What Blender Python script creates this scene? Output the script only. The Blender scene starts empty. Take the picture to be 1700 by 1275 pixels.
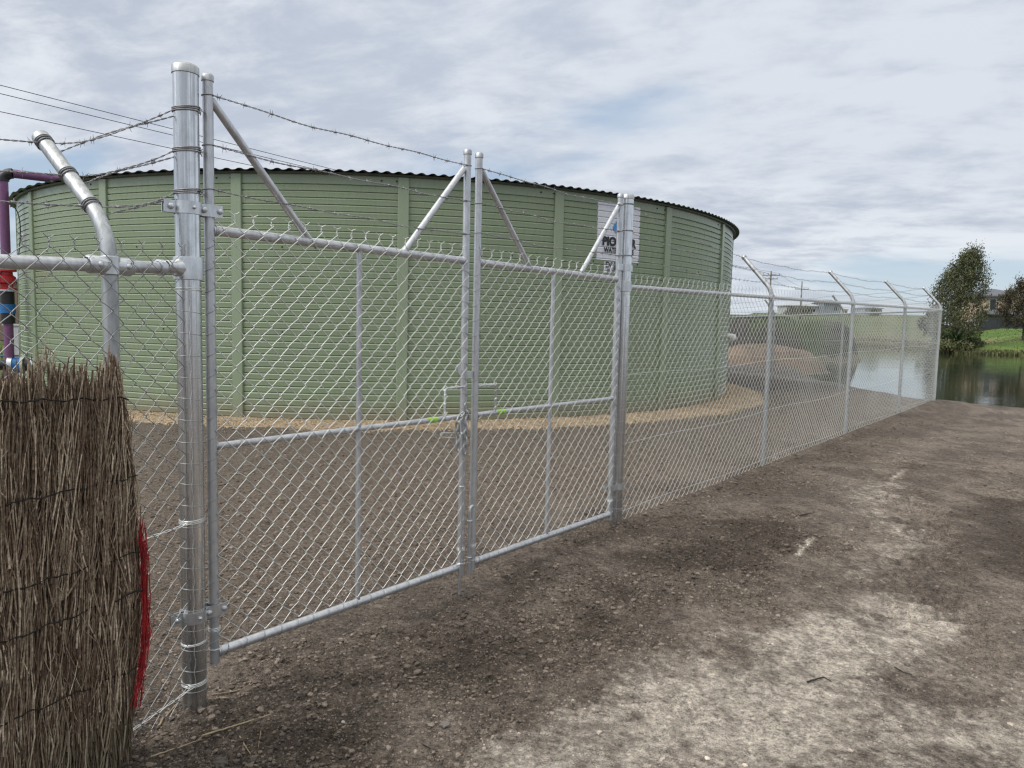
import bpy, bmesh, math, random
import numpy as np
from mathutils import Vector, Matrix

S = bpy.context.scene
COL = S.collection
R_ = math.radians

# ------------------------------------------------------------------ camera
F_PX, PITCH, ROLL, CAM_H = 1203.4, 0.0856, 0.023, 1.57      # focal length in photo pixels (1700 wide)
CF = np.array([0, math.cos(PITCH), -math.sin(PITCH)])
_r = np.array([1., 0, 0]); _u = np.cross(_r, CF)
CR = math.cos(ROLL) * _r + math.sin(ROLL) * _u
CU = -math.sin(ROLL) * _r + math.cos(ROLL) * _u
cam_d = bpy.data.cameras.new('camera'); cam = bpy.data.objects.new('camera', cam_d); COL.objects.link(cam)
cam_d.sensor_width = 36; cam_d.lens = F_PX / 1700 * 36
cam_d.clip_start = 0.05; cam_d.clip_end = 3000
M = Matrix(((CR[0], CU[0], -CF[0], 0), (CR[1], CU[1], -CF[1], 0), (CR[2], CU[2], -CF[2], CAM_H), (0, 0, 0, 1)))
cam.matrix_world = M
S.camera = cam

# ------------------------------------------------------------------ world: cloudy daylight sky
SUN_EL, SUN_AZ = R_(46), R_(240)          # azimuth clockwise from +Y
w = bpy.data.worlds.new('World'); S.world = w; w.use_nodes = True
nt = w.node_tree; nt.nodes.clear()
def N(t, **k):
    n = nt.nodes.new(t)
    for a, b in k.items(): setattr(n, a, b)
    return n
def LK(a, b): nt.links.new(a, b)
def MATH(op, a, b=None, c=None):
    n = N('ShaderNodeMath', operation=op)
    for i, v in enumerate((a, b, c)):
        if v is None: continue
        if isinstance(v, (int, float)): n.inputs[i].default_value = v
        else: LK(v, n.inputs[i])
    return n.outputs[0]
def MAPR(v, a, b, c, d, smooth=True):
    n = N('ShaderNodeMapRange'); n.interpolation_type = 'SMOOTHSTEP' if smooth else 'LINEAR'
    LK(v, n.inputs[0])
    for i, x in enumerate((a, b, c, d)): n.inputs[i + 1].default_value = x
    return n.outputs[0]
def MIXC(f, a, b):
    n = N('ShaderNodeMix', data_type='RGBA')
    if isinstance(f, (int, float)): n.inputs[0].default_value = f
    else: LK(f, n.inputs[0])
    for i, v in ((6, a), (7, b)):
        if isinstance(v, tuple): n.inputs[i].default_value = (*v, 1)
        else: LK(v, n.inputs[i])
    return n.outputs[2]
def NOISE(vec, sc, det=6, rough=.55, dist=0.):
    n = N('ShaderNodeTexNoise'); n.inputs['Scale'].default_value = sc; n.inputs['Detail'].default_value = det
    n.inputs['Roughness'].default_value = rough; n.inputs['Distortion'].default_value = dist
    LK(vec, n.inputs['Vector']); return n.outputs['Fac']
out = N('ShaderNodeOutputWorld'); bg = N('ShaderNodeBackground'); bg.inputs['Strength'].default_value = .1
sky = N('ShaderNodeTexSky', sky_type='NISHITA', sun_disc=False)
sky.sun_elevation = SUN_EL; sky.sun_rotation = SUN_AZ
tc = N('ShaderNodeTexCoord'); sep = N('ShaderNodeSeparateXYZ'); LK(tc.outputs['Generated'], sep.inputs[0])
dz = MATH('MAXIMUM', sep.outputs[2], 0.0); zz = MATH('ADD', dz, .19)
cmb = N('ShaderNodeCombineXYZ'); LK(MATH('DIVIDE', sep.outputs[0], zz), cmb.inputs[0]); LK(MATH('DIVIDE', sep.outputs[1], zz), cmb.inputs[1])
rot = N('ShaderNodeVectorRotate', rotation_type='Z_AXIS'); rot.inputs['Angle'].default_value = R_(18); LK(cmb.outputs[0], rot.inputs[0])
mp = N('ShaderNodeMapping'); mp.inputs['Scale'].default_value = (1.0, 1.5, 1); mp.inputs['Location'].default_value = (3.1, 1.7, 0); LK(rot.outputs[0], mp.inputs[0])
PV = mp.outputs[0]
n1 = NOISE(PV, .75, 9, .56, .25); n2 = NOISE(PV, 3.6, 9, .62, .2); n3 = NOISE(PV, .33, 4, .5)
hor_left = MATH('MULTIPLY', MAPR(sep.outputs[2], .27, .18, 0, 1), MAPR(sep.outputs[0], -.25, -.5, 0, 1))
hor_right = MATH('MULTIPLY', MAPR(sep.outputs[2], .20, .12, 0, 1), MAPR(sep.outputs[0], .25, .5, 0, 1))
dens = MATH('ADD', MATH('MULTIPLY', n1, .46), MATH('MULTIPLY', n2, .54))
dens = MATH('SUBTRACT', dens, MATH('MULTIPLY', hor_right, .07))
lit = MAPR(dens, .40, .61, 0, 1)
cloud = MIXC(lit, (7.9, 8.35, 8.9), (5.0, 5.55, 6.6))
mid = MIXC(MAPR(n3, .35, .62, 0, 1), (5.9, 6.5, 7.6), cloud)
cloud = MIXC(.6, mid, cloud)
gapn = NOISE(PV, .62, 6, .5, .5)
gap = MATH('MULTIPLY', MAPR(MATH('ADD', MATH('ADD', gapn, MATH('MULTIPLY', hor_right, .19)), MATH('MULTIPLY', hor_left, .17)), .61, .72, 0, 1), .8)
skyb = N('ShaderNodeMix', data_type='RGBA'); skyb.inputs[0].default_value = .55
LK(sky.outputs[0], skyb.inputs[6]); skyb.inputs[7].default_value = (4.6, 6.2, 8.3, 1)
col = MIXC(gap, cloud, skyb.outputs[2])
col = MIXC(MAPR(sep.outputs[2], .10, -.01, 0, .55), col, (7.2, 8.0, 8.7))
col = MIXC(MAPR(sep.outputs[2], .42, .75, 0, 1), col, (7.6, 7.6, 7.4))
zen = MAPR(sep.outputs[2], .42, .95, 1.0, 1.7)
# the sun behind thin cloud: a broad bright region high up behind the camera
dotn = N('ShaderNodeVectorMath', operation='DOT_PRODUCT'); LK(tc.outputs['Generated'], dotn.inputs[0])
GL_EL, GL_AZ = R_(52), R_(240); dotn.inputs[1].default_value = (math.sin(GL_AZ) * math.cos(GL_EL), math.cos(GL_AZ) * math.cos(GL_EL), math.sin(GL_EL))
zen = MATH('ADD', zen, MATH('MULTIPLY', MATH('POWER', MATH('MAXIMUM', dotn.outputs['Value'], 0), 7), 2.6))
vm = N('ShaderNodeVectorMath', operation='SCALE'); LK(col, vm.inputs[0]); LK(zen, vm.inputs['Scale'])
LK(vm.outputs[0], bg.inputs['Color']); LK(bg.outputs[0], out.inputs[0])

sd = bpy.data.lights.new('sun', 'SUN'); sun = bpy.data.objects.new('sun', sd); COL.objects.link(sun)
sd.energy = 1.35; sd.angle = R_(24); sd.color = (1, .955, .885)
sdir = Vector((math.sin(SUN_AZ) * math.cos(SUN_EL), math.cos(SUN_AZ) * math.cos(SUN_EL), math.sin(SUN_EL)))
sun.rotation_euler = sdir.to_track_quat('Z', 'Y').to_euler()
S.view_settings.view_transform = 'Standard'; S.view_settings.look = 'None'
S.view_settings.exposure = 0.0; S.view_settings.gamma = 1
S.cycles.filter_width = 1.3; S.cycles.max_bounces = 6

# ------------------------------------------------------------------ pixel -> place helpers
def ray(u, v): return CF + (u - 850) / F_PX * CR - (v - 637.5) / F_PX * CU
def at_y(u, v, y): d = ray(u, v); return np.array([0, 0, CAM_H]) + d * (y / d[1])
def at_z(u, v, z): d = ray(u, v); return np.array([0, 0, CAM_H]) + d * ((z - CAM_H) / d[2])
def on_plane(u, v, p, n):
    d = ray(u, v); n = np.asarray(n, float); t = np.dot(np.asarray(p) - [0, 0, CAM_H], n) / np.dot(d, n)
    return np.array([0, 0, CAM_H]) + d * t

# ------------------------------------------------------------------ numpy noise
def perlin(x, y, seed=0):
    rs = np.random.RandomState(seed); perm = rs.permutation(512); perm = np.concatenate([perm, perm, perm])
    ang = rs.rand(512) * 2 * np.pi; gx, gy = np.cos(ang), np.sin(ang)
    xi = np.floor(x).astype(int); yi = np.floor(y).astype(int); xf = x - xi; yf = y - yi
    f = lambda t: t * t * t * (t * (t * 6 - 15) + 10)
    def g(ix, iy, dx, dy):
        h = perm[(perm[ix & 511] + iy) & 511]; return gx[h] * dx + gy[h] * dy
    u, v = f(xf), f(yf)
    a = g(xi, yi, xf, yf); b = g(xi + 1, yi, xf - 1, yf); c = g(xi, yi + 1, xf, yf - 1); d = g(xi + 1, yi + 1, xf - 1, yf - 1)
    return (a + (b - a) * u + (c - a) * v + (a - b - c + d) * u * v) * 1.5
def fbm(x, y, sc, oct=4, seed=0, gain=.5):
    r = 0; a = 1; x = np.asarray(x, float) * sc; y = np.asarray(y, float) * sc
    for i in range(oct): r = r + a * perlin(x + 17.3 * i, y - 9.1 * i, seed + i); x = x * 2.03; y = y * 2.03; a *= gain
    return r
def sst(a, b, x): t = np.clip((np.asarray(x, float) - a) / (b - a), 0, 1); return t * t * (3 - 2 * t)

# ------------------------------------------------------------------ mesh builder
class MB:
    def __init__(s): s.v = []; s.f3 = []; s.f4 = []; s.m3 = []; s.m4 = []; s.n = 0; s.ng = []
    def add(s, v, q=None, t=None, m=0):
        v = np.asarray(v, float).reshape(-1, 3); s.v.append(v)
        if q is not None and len(q): q = np.asarray(q, int) + s.n; s.f4.append(q); s.m4.append(np.full(len(q), m))
        if t is not None and len(t): t = np.asarray(t, int) + s.n; s.f3.append(t); s.m3.append(np.full(len(t), m))
        s.n += len(v); return s
    def tubes(s, P, r, sides=5, ref=None, skip=None, caps=False, m=0):
        """P (k,n,3): k tubes of n points each; r scalar or (k,n)"""
        P = np.asarray(P, float)
        if P.ndim == 2: P = P[None]
        k, n, _ = P.shape
        T = np.empty_like(P); T[:, 1:-1] = P[:, 2:] - P[:, :-2]; T[:, 0] = P[:, 1] - P[:, 0]; T[:, -1] = P[:, -1] - P[:, -2]
        T /= np.linalg.norm(T, axis=2, keepdims=True) + 1e-12
        if ref is None:
            A = np.abs(T).mean(axis=1); e = np.eye(3)[np.argmin(A, axis=1)][:, None, :]
        else: e = np.asarray(ref, float).reshape(1, 1, 3)
        B = np.cross(T, e); B /= np.linalg.norm(B, axis=2, keepdims=True) + 1e-12
        Cc = np.cross(B, T)
        a = np.arange(sides) / sides * 2 * np.pi
        r = np.broadcast_to(np.asarray(r, float), (k, n))
        V = P[:, :, None, :] + r[:, :, None, None] * (np.cos(a)[None, None, :, None] * B[:, :, None, :] + np.sin(a)[None, None, :, None] * Cc[:, :, None, :])
        idx = np.arange(k * n * sides).reshape(k, n, sides)
        q = np.stack([idx[:, :-1], np.roll(idx, -1, 2)[:, :-1], np.roll(idx, -1, 2)[:, 1:], idx[:, 1:]], -1)
        if skip is not None: q = q[~np.asarray(skip)]
        q = q.reshape(-1, 4); V = V.reshape(-1, 3); t = None
        if caps:
            c0 = len(V); V = np.concatenate([V, P[:, 0], P[:, -1]])
            i0 = c0 + np.arange(k); i1 = i0 + k
            ta = np.stack([np.roll(idx[:, 0], -1, 1), idx[:, 0], np.broadcast_to(i0[:, None], (k, sides))], -1).reshape(-1, 3)
            tb = np.stack([idx[:, -1], np.roll(idx[:, -1], -1, 1), np.broadcast_to(i1[:, None], (k, sides))], -1).reshape(-1, 3)
            t = np.concatenate([ta, tb])
        return s.add(V, q, t, m)
    def rod(s, a, b, r, sides=16, caps=True, m=0): return s.tubes(np.array([a, b], float), r, sides, caps=caps, m=m)
    def lathe(s, prof, c=(0, 0, 0), axis=(0, 0, 1), seg=24, m=0):
        prof = np.asarray(prof, float); ax = Vector(axis).normalized(); rotm = np.array(Vector((0, 0, 1)).rotation_difference(ax).to_matrix())
        a = np.arange(seg) / seg * 2 * np.pi; n = len(prof)
        V = np.stack([prof[:, None, 0] * np.cos(a), prof[:, None, 0] * np.sin(a), np.broadcast_to(prof[:, None, 1], (n, seg))], -1).reshape(-1, 3)
        V = V @ rotm.T + np.asarray(c, float)
        i = np.arange(n * seg).reshape(n, seg)
        q = np.stack([i[:-1], np.roll(i, -1, 1)[:-1], np.roll(i, -1, 1)[1:], i[1:]], -1).reshape(-1, 4)
        return s.add(V, q, None, m)
    def ring(s, c, axis, R, r, seg=20, sides=6, m=0, tilt=None):
        ax = Vector(axis).normalized(); rotm = np.array(Vector((0, 0, 1)).rotation_difference(ax).to_matrix())
        a = np.arange(seg + 1) / seg * 2 * np.pi
        P = np.stack([R * np.cos(a), R * np.sin(a), 0 * a], -1)
        P = P @ rotm.T
        if tilt is not None: P = P + np.outer(P @ np.asarray(tilt[0], float), np.asarray(tilt[1], float))
        P = P + np.asarray(c, float)
        return s.tubes(P, r, sides, ref=ax, m=m)
    def box(s, c, size, axes=None, m=0):
        c = np.asarray(c, float); h = np.asarray(size, float) / 2
        A = np.eye(3) if axes is None else np.asarray(axes, float)
        sg = np.array([[x, y, z] for x in (-1, 1) for y in (-1, 1) for z in (-1, 1)])
        return s.add(c + (sg * h) @ A, [(0, 1, 3, 2), (4, 6, 7, 5), (0, 4, 5, 1), (2, 3, 7, 6), (0, 2, 6, 4), (1, 5, 7, 3)], None, m)
    def build(s, name, mats, parent=None, smooth=True, sharp=None):
        me = bpy.data.meshes.new(name)
        V = np.concatenate(s.v); q = np.concatenate(s.f4) if s.f4 else np.zeros((0, 4), int); t = np.concatenate(s.f3) if s.f3 else np.zeros((0, 3), int)
        me.vertices.add(len(V)); me.vertices.foreach_set('co', V.ravel())
        nl = q.size + t.size; me.loops.add(nl); me.polygons.add(len(q) + len(t))
        me.loops.foreach_set('vertex_index', np.concatenate([q.ravel(), t.ravel()]).astype(np.int32))
        st = np.concatenate([np.arange(len(q)) * 4, len(q) * 4 + np.arange(len(t)) * 3]); me.polygons.foreach_set('loop_start', st.astype(np.int32))
        mi = np.concatenate(s.m4 + s.m3) if (s.m4 or s.m3) else np.zeros(0)
        me.polygons.foreach_set('material_index', mi.astype(np.int32))
        me.polygons.foreach_set('use_smooth', np.full(len(q) + len(t), smooth))
        me.update(calc_edges=True)
        for m in (mats if isinstance(mats, (list, tuple)) else [mats]): me.materials.append(m)
        if sharp: me.set_sharp_from_angle(angle=R_(sharp))
        o = bpy.data.objects.new(name, me); COL.objects.link(o)
        if parent is not None: o.parent = parent; o.matrix_parent_inverse = Matrix.Translation(-Vector(parent.location)); 
        return o
def empty(name, loc, label, cat, group=None):
    o = bpy.data.objects.new(name, None); o.location = loc; o.empty_display_size = .2; COL.objects.link(o)
    return tag(o, label, cat, group)
def tag(o, label=None, cat=None, group=None, kind=None):
    if label: o['label'] = label
    if cat: o['category'] = cat
    if group: o['group'] = group
    if kind: o['kind'] = kind
    return o

# ------------------------------------------------------------------ materials
def new_mat(name):
    global nt
    m = bpy.data.materials.new(name); m.use_nodes = True; nt = m.node_tree
    b = nt.nodes['Principled BSDF']
    return m, b
def tcoord(kind='Object', scale=(1, 1, 1)):
    t = N('ShaderNodeTexCoord'); mpn = N('ShaderNodeMapping'); mpn.inputs['Scale'].default_value = scale
    LK(t.outputs[kind], mpn.inputs[0]); return mpn.outputs[0]
def bump(b, h, strength=.3, dist=.01):
    n = N('ShaderNodeBump'); n.inputs['Strength'].default_value = strength; n.inputs['Distance'].default_value = dist
    LK(h, n.inputs['Height']); LK(n.outputs[0], b.inputs['Normal'])
def simple(name, c1, c2=None, rough=.6, metal=0., sc=20., scale=(1, 1, 1), bmp=0., island=0.):
    m, b = new_mat(name); b.inputs['Roughness'].default_value = rough; b.inputs['Metallic'].default_value = metal
    c2 = c2 or tuple(x * .75 for x in c1)
    v = tcoord('Object', scale); n = NOISE(v, sc, 5, .6)
    c = MIXC(MAPR(n, .35, .65, 0, 1), c1, c2)
    if island:
        g = N('ShaderNodeNewGeometry'); vm = N('ShaderNodeVectorMath', operation='SCALE')
        LK(c, vm.inputs[0]); LK(MAPR(g.outputs['Random Per Island'], 0, 1, 1 - island, 1 + island, False), vm.inputs['Scale']); c = vm.outputs[0]
    LK(c, b.inputs['Base Color'])
    if bmp: bump(b, n, bmp)
    return m
def galv(name, base, rough, metal, streak=.5, stain=.0, band=.0):
    m, b = new_mat(name)
    v = tcoord('Object', (60, 60, 2.2)); n = NOISE(v, 1.0, 4, .6)
    v2 = tcoord('Object', (1, 1, .35)); n2 = NOISE(v2, 38, 5, .65); n3 = NOISE(v2, 5, 4, .6)
    c = MIXC(MAPR(n2, .35, .7, 0, 1), base, tuple(x * .78 for x in base))
    c = MIXC(MATH('MULTIPLY', MAPR(n3, .5, .72, 0, 1), .35 + stain), c, tuple(x * .5 for x in base))
    if band:
        v4 = tcoord('Object', (46, 46, .5)); n4 = NOISE(v4, 1.0, 3, .7)
        c = MIXC(MATH('MULTIPLY', MAPR(n4, .40, .60, 0, 1), band), c, tuple(x * .30 for x in base))
        LK(c, b.inputs['Base Color'])
    LK(c, b.inputs['Base Color']); b.inputs['Metallic'].default_value = metal
    LK(MATH('ADD', MATH('MULTIPLY', n2, .25), rough - .12), b.inputs['Roughness'])
    bump(b, n, streak, .004)
    return m
M_POST = galv('galvanised_post', (.80, .81, .82), .25, .95, .5, band=.55)
M_POLE = galv('galvanised_tube', (.56, .575, .58), .46, .85, .2, band=.35)
M_PIPE = galv('silver_painted_pipe', (.62, .63, .65), .38, .75, .15, band=.15)
M_FIT = galv('cast_fitting', (.66, .68, .70), .34, .85, .15)
M_WIRE, _b = new_mat('galvanised_wire')
_b.inputs['Base Color'].default_value = (.76, .77, .75, 1); _b.inputs['Metallic'].default_value = .85; _b.inputs['Roughness'].default_value = .40
M_DULLW, _b = new_mat('dull_dark_wire')  # darker, duller copy of the wire colour: left mesh, lacings and ties
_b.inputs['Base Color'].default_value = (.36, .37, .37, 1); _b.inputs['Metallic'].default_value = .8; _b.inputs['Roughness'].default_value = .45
M_BARB, _b = new_mat('barbed_wire_steel')
_b.inputs['Base Color'].default_value = (.30, .30, .31, 1); _b.inputs['Metallic'].default_value = .7; _b.inputs['Roughness'].default_value = .5
M_CHAIN = galv('chain_steel', (.5, .51, .52), .35, .9, .1)
M_BLACK = simple('black_rubber', (.012, .012, .013), (.02, .02, .02), .45)
M_TAPE = simple('lime_tape', (.32, .56, .07), (.25, .46, .05), .5)

# ------------------------------------------------------------------ layout along the fence line
TH = 0.6865; TH2 = 0.7027
GD = np.array([math.sin(TH), math.cos(TH), 0.]); GN = np.array([GD[1], -GD[0], 0.])       # along the gates, outward normal (camera side)
FD = np.array([math.sin(TH2), math.cos(TH2), 0.]); FN = np.array([FD[1], -FD[0], 0.])
G0 = np.array([-1.104, 3.13, 0.])
gp = lambda s, z=0., off=0.: G0 + GD * s + GN * off + np.array([0, 0, z])
sP1, sS1, sM1, sM2, sS2, sP2 = -.2981, -.2089, 1.3051, 1.4012, 2.946, 3.0439
P2 = gp(sP2)
fs = lambda d, z=0., off=0.: P2 + FD * d + FN * off + np.array([0, 0, z])
ZP1, ZP2, ZP3 = -.079, .03, .179
FLEN = 11.9375; dF = [2.942, 5.913, 8.947, FLEN]
zf = lambda d: ZP2 + (ZP3 - ZP2) * d / FLEN
P1 = gp(sP1); P3 = fs(FLEN)
hL = R_(25); LD = np.array([-math.sin(hL), -math.cos(hL), 0.]); LN = np.array([math.cos(hL), -math.sin(hL), 0.])  # left fence: along (toward camera), outward normal
lp = lambda s, z=0., off=0.: P1 + LD * s + LN * off + np.array([0, 0, z])
bd = np.array([-.19, .98, 0.]); bd /= np.linalg.norm(bd); bn = np.array([bd[1], -bd[0], 0.])
bp = lambda s, z=0., off=0.: P3 + bd * s + bn * off + np.array([0, 0, z])
def gs(u, v):
    p = on_plane(u, v, G0, GN); return float(np.dot(p - G0, GD)), float(p[2])
TC = np.array([-2.806, 18.051]); TR = 7.811; TZ0, TZ1 = .08, 3.556

# ------------------------------------------------------------------ terrain
POND = np.array([(10.26, 14.44), (9.07, 15.6), (9.3, 19.6), (10.6, 25.3), (13.4, 34), (16.5, 40), (17.5, 45), (23, 47), (25, 60), (31, 86), (45.5, 95.7),
                 (45.5, 84), (43, 72), (43.2, 68), (47.5, 67.2), (62, 60), (90, 40), (80, 5), (45, -2), (22, 6.2), (14, 11.2)])
def pond_sd(x, y):
    d2 = np.full(x.shape, 1e9); ins = np.zeros(x.shape, bool); n = len(POND)
    for i in range(n):
        a, b = POND[i], POND[(i + 1) % n]; ex, ey = b - a; px, py = x - a[0], y - a[1]
        t = np.clip((px * ex + py * ey) / (ex * ex + ey * ey), 0, 1)
        d2 = np.minimum(d2, (px - ex * t) ** 2 + (py - ey * t) ** 2)
        c = ((a[1] > y) != (b[1] > y)) & (x < (b[0] - a[0]) * (y - a[1]) / (b[1] - a[1] + 1e-12) + a[0]); ins ^= c
    return np.where(ins, -1, 1) * np.sqrt(d2)
WATER_Z = -.45
def segd(x, y, a, b):
    ex, ey = b[0] - a[0], b[1] - a[1]; px, py = x - a[0], y - a[1]
    t = np.clip((px * ex + py * ey) / (ex * ex + ey * ey), 0, 1); return np.hypot(px - ex * t, py - ey * t)
def soil_masks(x, y):
    """weights of the soil patches (true stains of the place), at world x, y"""
    wx = x + .25 * fbm(x, y, .9, 3, 5) + .07 * fbm(x, y, 4, 3, 8); wy = y + .25 * fbm(x, y, .9, 3, 6) + .07 * fbm(x, y, 4, 3, 9)
    sand = np.maximum(1 - segd(wx, wy, (-.1, 2.45), (.45, 2.72)) / .34, 1 - segd(wx, wy, (.45, 2.75), (1.35, 3.2)) / .46)
    sand = np.maximum(sand, 1 - segd(wx, wy, (1.3, 3.2), (2.05, 3.95)) / .40)
    sand = np.maximum(sand, .75 - segd(wx, wy, (1.5, 2.8), (2.6, 2.8)) / .8)
    sand = np.maximum(sand, .40 - segd(wx, wy, (2.5, 4.6), (3.5, 6.9)) / .55)
    sand = sst(-.12, .95, sand + .24 * fbm(x, y, 2.6, 5, 21, .6) + .30 * fbm(x, y, 15, 3, 22, .7))
    damp = np.maximum(.9 - segd(wx, wy, (3.4, 4.7), (4.4, 6.4)) / .60, .55 - segd(wx, wy, (-.5, 3.0), (.8, 4.2)) / .6)
    damp = np.maximum(damp, .95 - segd(wx, wy, (1.1, 4.75), (2.0, 5.4)) / .42)
    damp = np.maximum(damp, .95 - segd(wx, wy, (-1.6, 2.2), (-.7, 2.5)) / .5)
    damp = np.maximum(damp, .7 - segd(wx, wy, (.1, 4.4), (.6, 5.0)) / .3)
    damp = sst(.05, .8, damp + .42 * fbm(x, y, 2.4, 5, 31, .6))
    clod = np.maximum(1 - segd(wx, wy, (-1.3, 2.6), (.9, 4.3)) / .75, 1 - segd(wx, wy, (.9, 4.3), (2.1, 5.4)) / .6)
    clod = np.maximum(clod, .75 - segd(wx, wy, (1.0, 5.5), (8.6, 14.2)) / .9)
    clod = sst(0, .6, clod + .45 * fbm(x, y, 1.9, 4, 41))
    inside = ((x - G0[0]) * GN[0] + (y - G0[1]) * GN[1])
    yard = sst(.0, -.9, inside + .25 * fbm(x, y, .8, 3, 51))
    return sand, damp, clod, yard
def ground_z(x, y, fine=True):
    x = np.asarray(x, float); y = np.asarray(y, float); r = np.hypot(x, y)
    z = np.interp(y, [-50, 2.9, 5.5, 10.0, 14.6, 18, 26, 60], [-.1, -.08, .03, .085, .178, .12, .0, .0])
    dp = pond_sd(x, y); az = np.degrees(np.arctan2(x, y))
    wl = sst(29.6, 31.2, az)
    far = (1 - wl) * np.minimum(.15 + .058 * np.maximum(dp, 0), 5.5) + wl * np.minimum(-.35 + .15 * np.maximum(dp, 0), 2.15)
    back = np.clip((r - 60) * .035, 0, 5.0)
    far = np.where(az < 18, np.maximum(back, 0), far)
    z = z + (far - z) * sst(42, 62, y) + .10 * fbm(x, y, .12, 3, 3) * sst(9, 30, r)
    z = np.where(dp > 0, -.5 + (z + .5) * sst(0, .55, dp), -.5 - .9 * sst(0, 1.6, -dp))
    z = TZ0 + (z - TZ0) * sst(TR + .85, TR + 2.2, np.hypot(x - TC[0], y - TC[1]))
    if fine:
        near = sst(16, 6, r)
        sand, damp, clod, yard = soil_masks(x, y)
        z = z + .018 * fbm(x, y, .8, 3, 11) * sst(40, 15, r)
        rough = .25 + .9 * clod + .25 * damp - .12 * sand
        b1 = fbm(x, y, 7, 3, 12); b2 = np.abs(fbm(x, y, 19, 3, 13)); b3 = fbm(x, y, 60, 2, 14)
        z = z + near * np.clip(rough, .06, 1.3) * (.010 * b1 + .017 * (b2 - .25) + .0055 * b3)
        for p_, q_ in [(P1, .035), (P2, .03)] + [(fs(d_), .03) for d_ in dF]:
            d_ = np.hypot(x - p_[0] - .02, y - p_[1] + .02); z = z + q_ * np.exp(-(d_ / .11) ** 2) * (1 + .8 * b1) - .02 * np.exp(-((d_ - .2) / .08) ** 2)
        # tyre tread bars pressed across two tracks
        for a, b_ in (((2.25, 3.6), (4.55, 8.4)), ((3.25, 3.6), (5.55, 8.4))):
            dd = segd(x, y, a, b_); e = np.array(b_) - a; e = e / np.hypot(*e)
            t = (x - a[0]) * e[0] + (y - a[1]) * e[1] + .02 * fbm(x, y, 3, 2, 61)
            z = z + sst(.30, .22, dd) * near * (.021 * np.sin(t * 2 * np.pi / .13 + 1.2 * np.sign(e[0] * (y - a[1]) - e[1] * (x - a[0]))) - .012) * np.clip(.6 + .9 * fbm(x, y, 1.3, 2, 62), 0, 1)
    return z
def mix3(a, b, t): return a + (np.asarray(b) - a) * t[..., None]
def soil_color(x, y):
    x = np.asarray(x, float); y = np.asarray(y, float)
    sand, damp, clod, yard = soil_masks(x, y); r = np.hypot(x, y)
    n = fbm(x, y, 1.4, 5, 71, .6); n2 = fbm(x, y, 9, 4, 72, .6)
    c = mix3(np.array([.100, .080, .065]), (.170, .139, .113), sst(-.6, .7, n + .5 * n2))
    c = mix3(c, (.104, .082, .064), clod * .55)
    c = mix3(c, (.056, .043, .033), damp * .8)
    c = mix3(c, (.42, .370, .312), sand * np.clip(.82 + .5 * n2 + .3 * n, 0, 1))
    c = mix3(c, mix3(np.array([.120, .095, .074]), (.112, .092, .073), sst(6.5, 8.5, y - .3 * x + .6 * n)), yard * .9)
    c = c * (1 + .28 * np.clip(fbm(x, y, 22, 3, 73, .7), -1, 1))[..., None]
    c = mix3(c, (.052, .042, .036), sst(15.8, 17.6, y + .5 * n) * sst(3, 4.5, x) * .85)
    for a_, b_, w_ in (((1322, 925), (1350, 893), .018), ((1478, 806), (1502, 785), .020), ((1438, 838), (1472, 824), .020)):
        p_, q_ = at_z(*a_, 0.), at_z(*b_, .02); c = mix3(c, (.46, .41, .34), sst(w_ * 1.6, w_ * .4, segd(x + .012 * n2, y + .012 * n2, p_, q_)) * np.clip(.55 + .6 * n2, 0, 1))
    # dark wet edge and bank by the water, mud strip behind the tank
    dp = pond_sd(x, y)
    c = mix3(c, (.060, .052, .046), sst(2.4, .5, dp + .5 * n) * sst(17, 19, y))
    c = mix3(c, (.035, .03, .028), sst(1.6, .6, segd(x, y, (6.8, 26), (9.8, 25.2)) + .5 * n))
    # grass on the far banks
    az = np.degrees(np.arctan2(x, y)); g = fbm(x, y, .35, 4, 81); g2 = fbm(x, y, .09, 3, 83)
    lawn = mix3(np.array([.070, .125, .024]), (.12, .165, .038), sst(-.4, .5, g + .5 * g2))
    lawn = mix3(lawn, (.17, .155, .075), sst(.35, .9, g2 + sst(5, .5, dp) * .8))
    field = mix3(np.array([.062, .088, .032]), (.112, .118, .052), sst(-.3, .5, g2 + .4 * g))
    field = mix3(field, (.10, .085, .055), sst(14, 5, dp + 4 * g))
    field = mix3(field, (.33, .28, .19), sst(1.6, .8, np.abs(dp - 34 + 2 * g2)))
    fg = mix3(field, lawn, sst(29.6, 31.0, az))
    c = mix3(c, fg, sst(40, 50, y))
    c = mix3(c, mix3(np.array([.06, .10, .025]), (.10, .12, .04), sst(-.3, .4, g)), sst(-11, -12.5, x + .6 * n) * sst(12, 14, y))
    return c

def set_color(me, C):
    at = me.color_attributes.new('soil', 'FLOAT_COLOR', 'POINT')
    at.data.foreach_set('color', np.concatenate([C, np.ones((len(C), 1))], 1).astype(np.float32).ravel())

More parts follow.
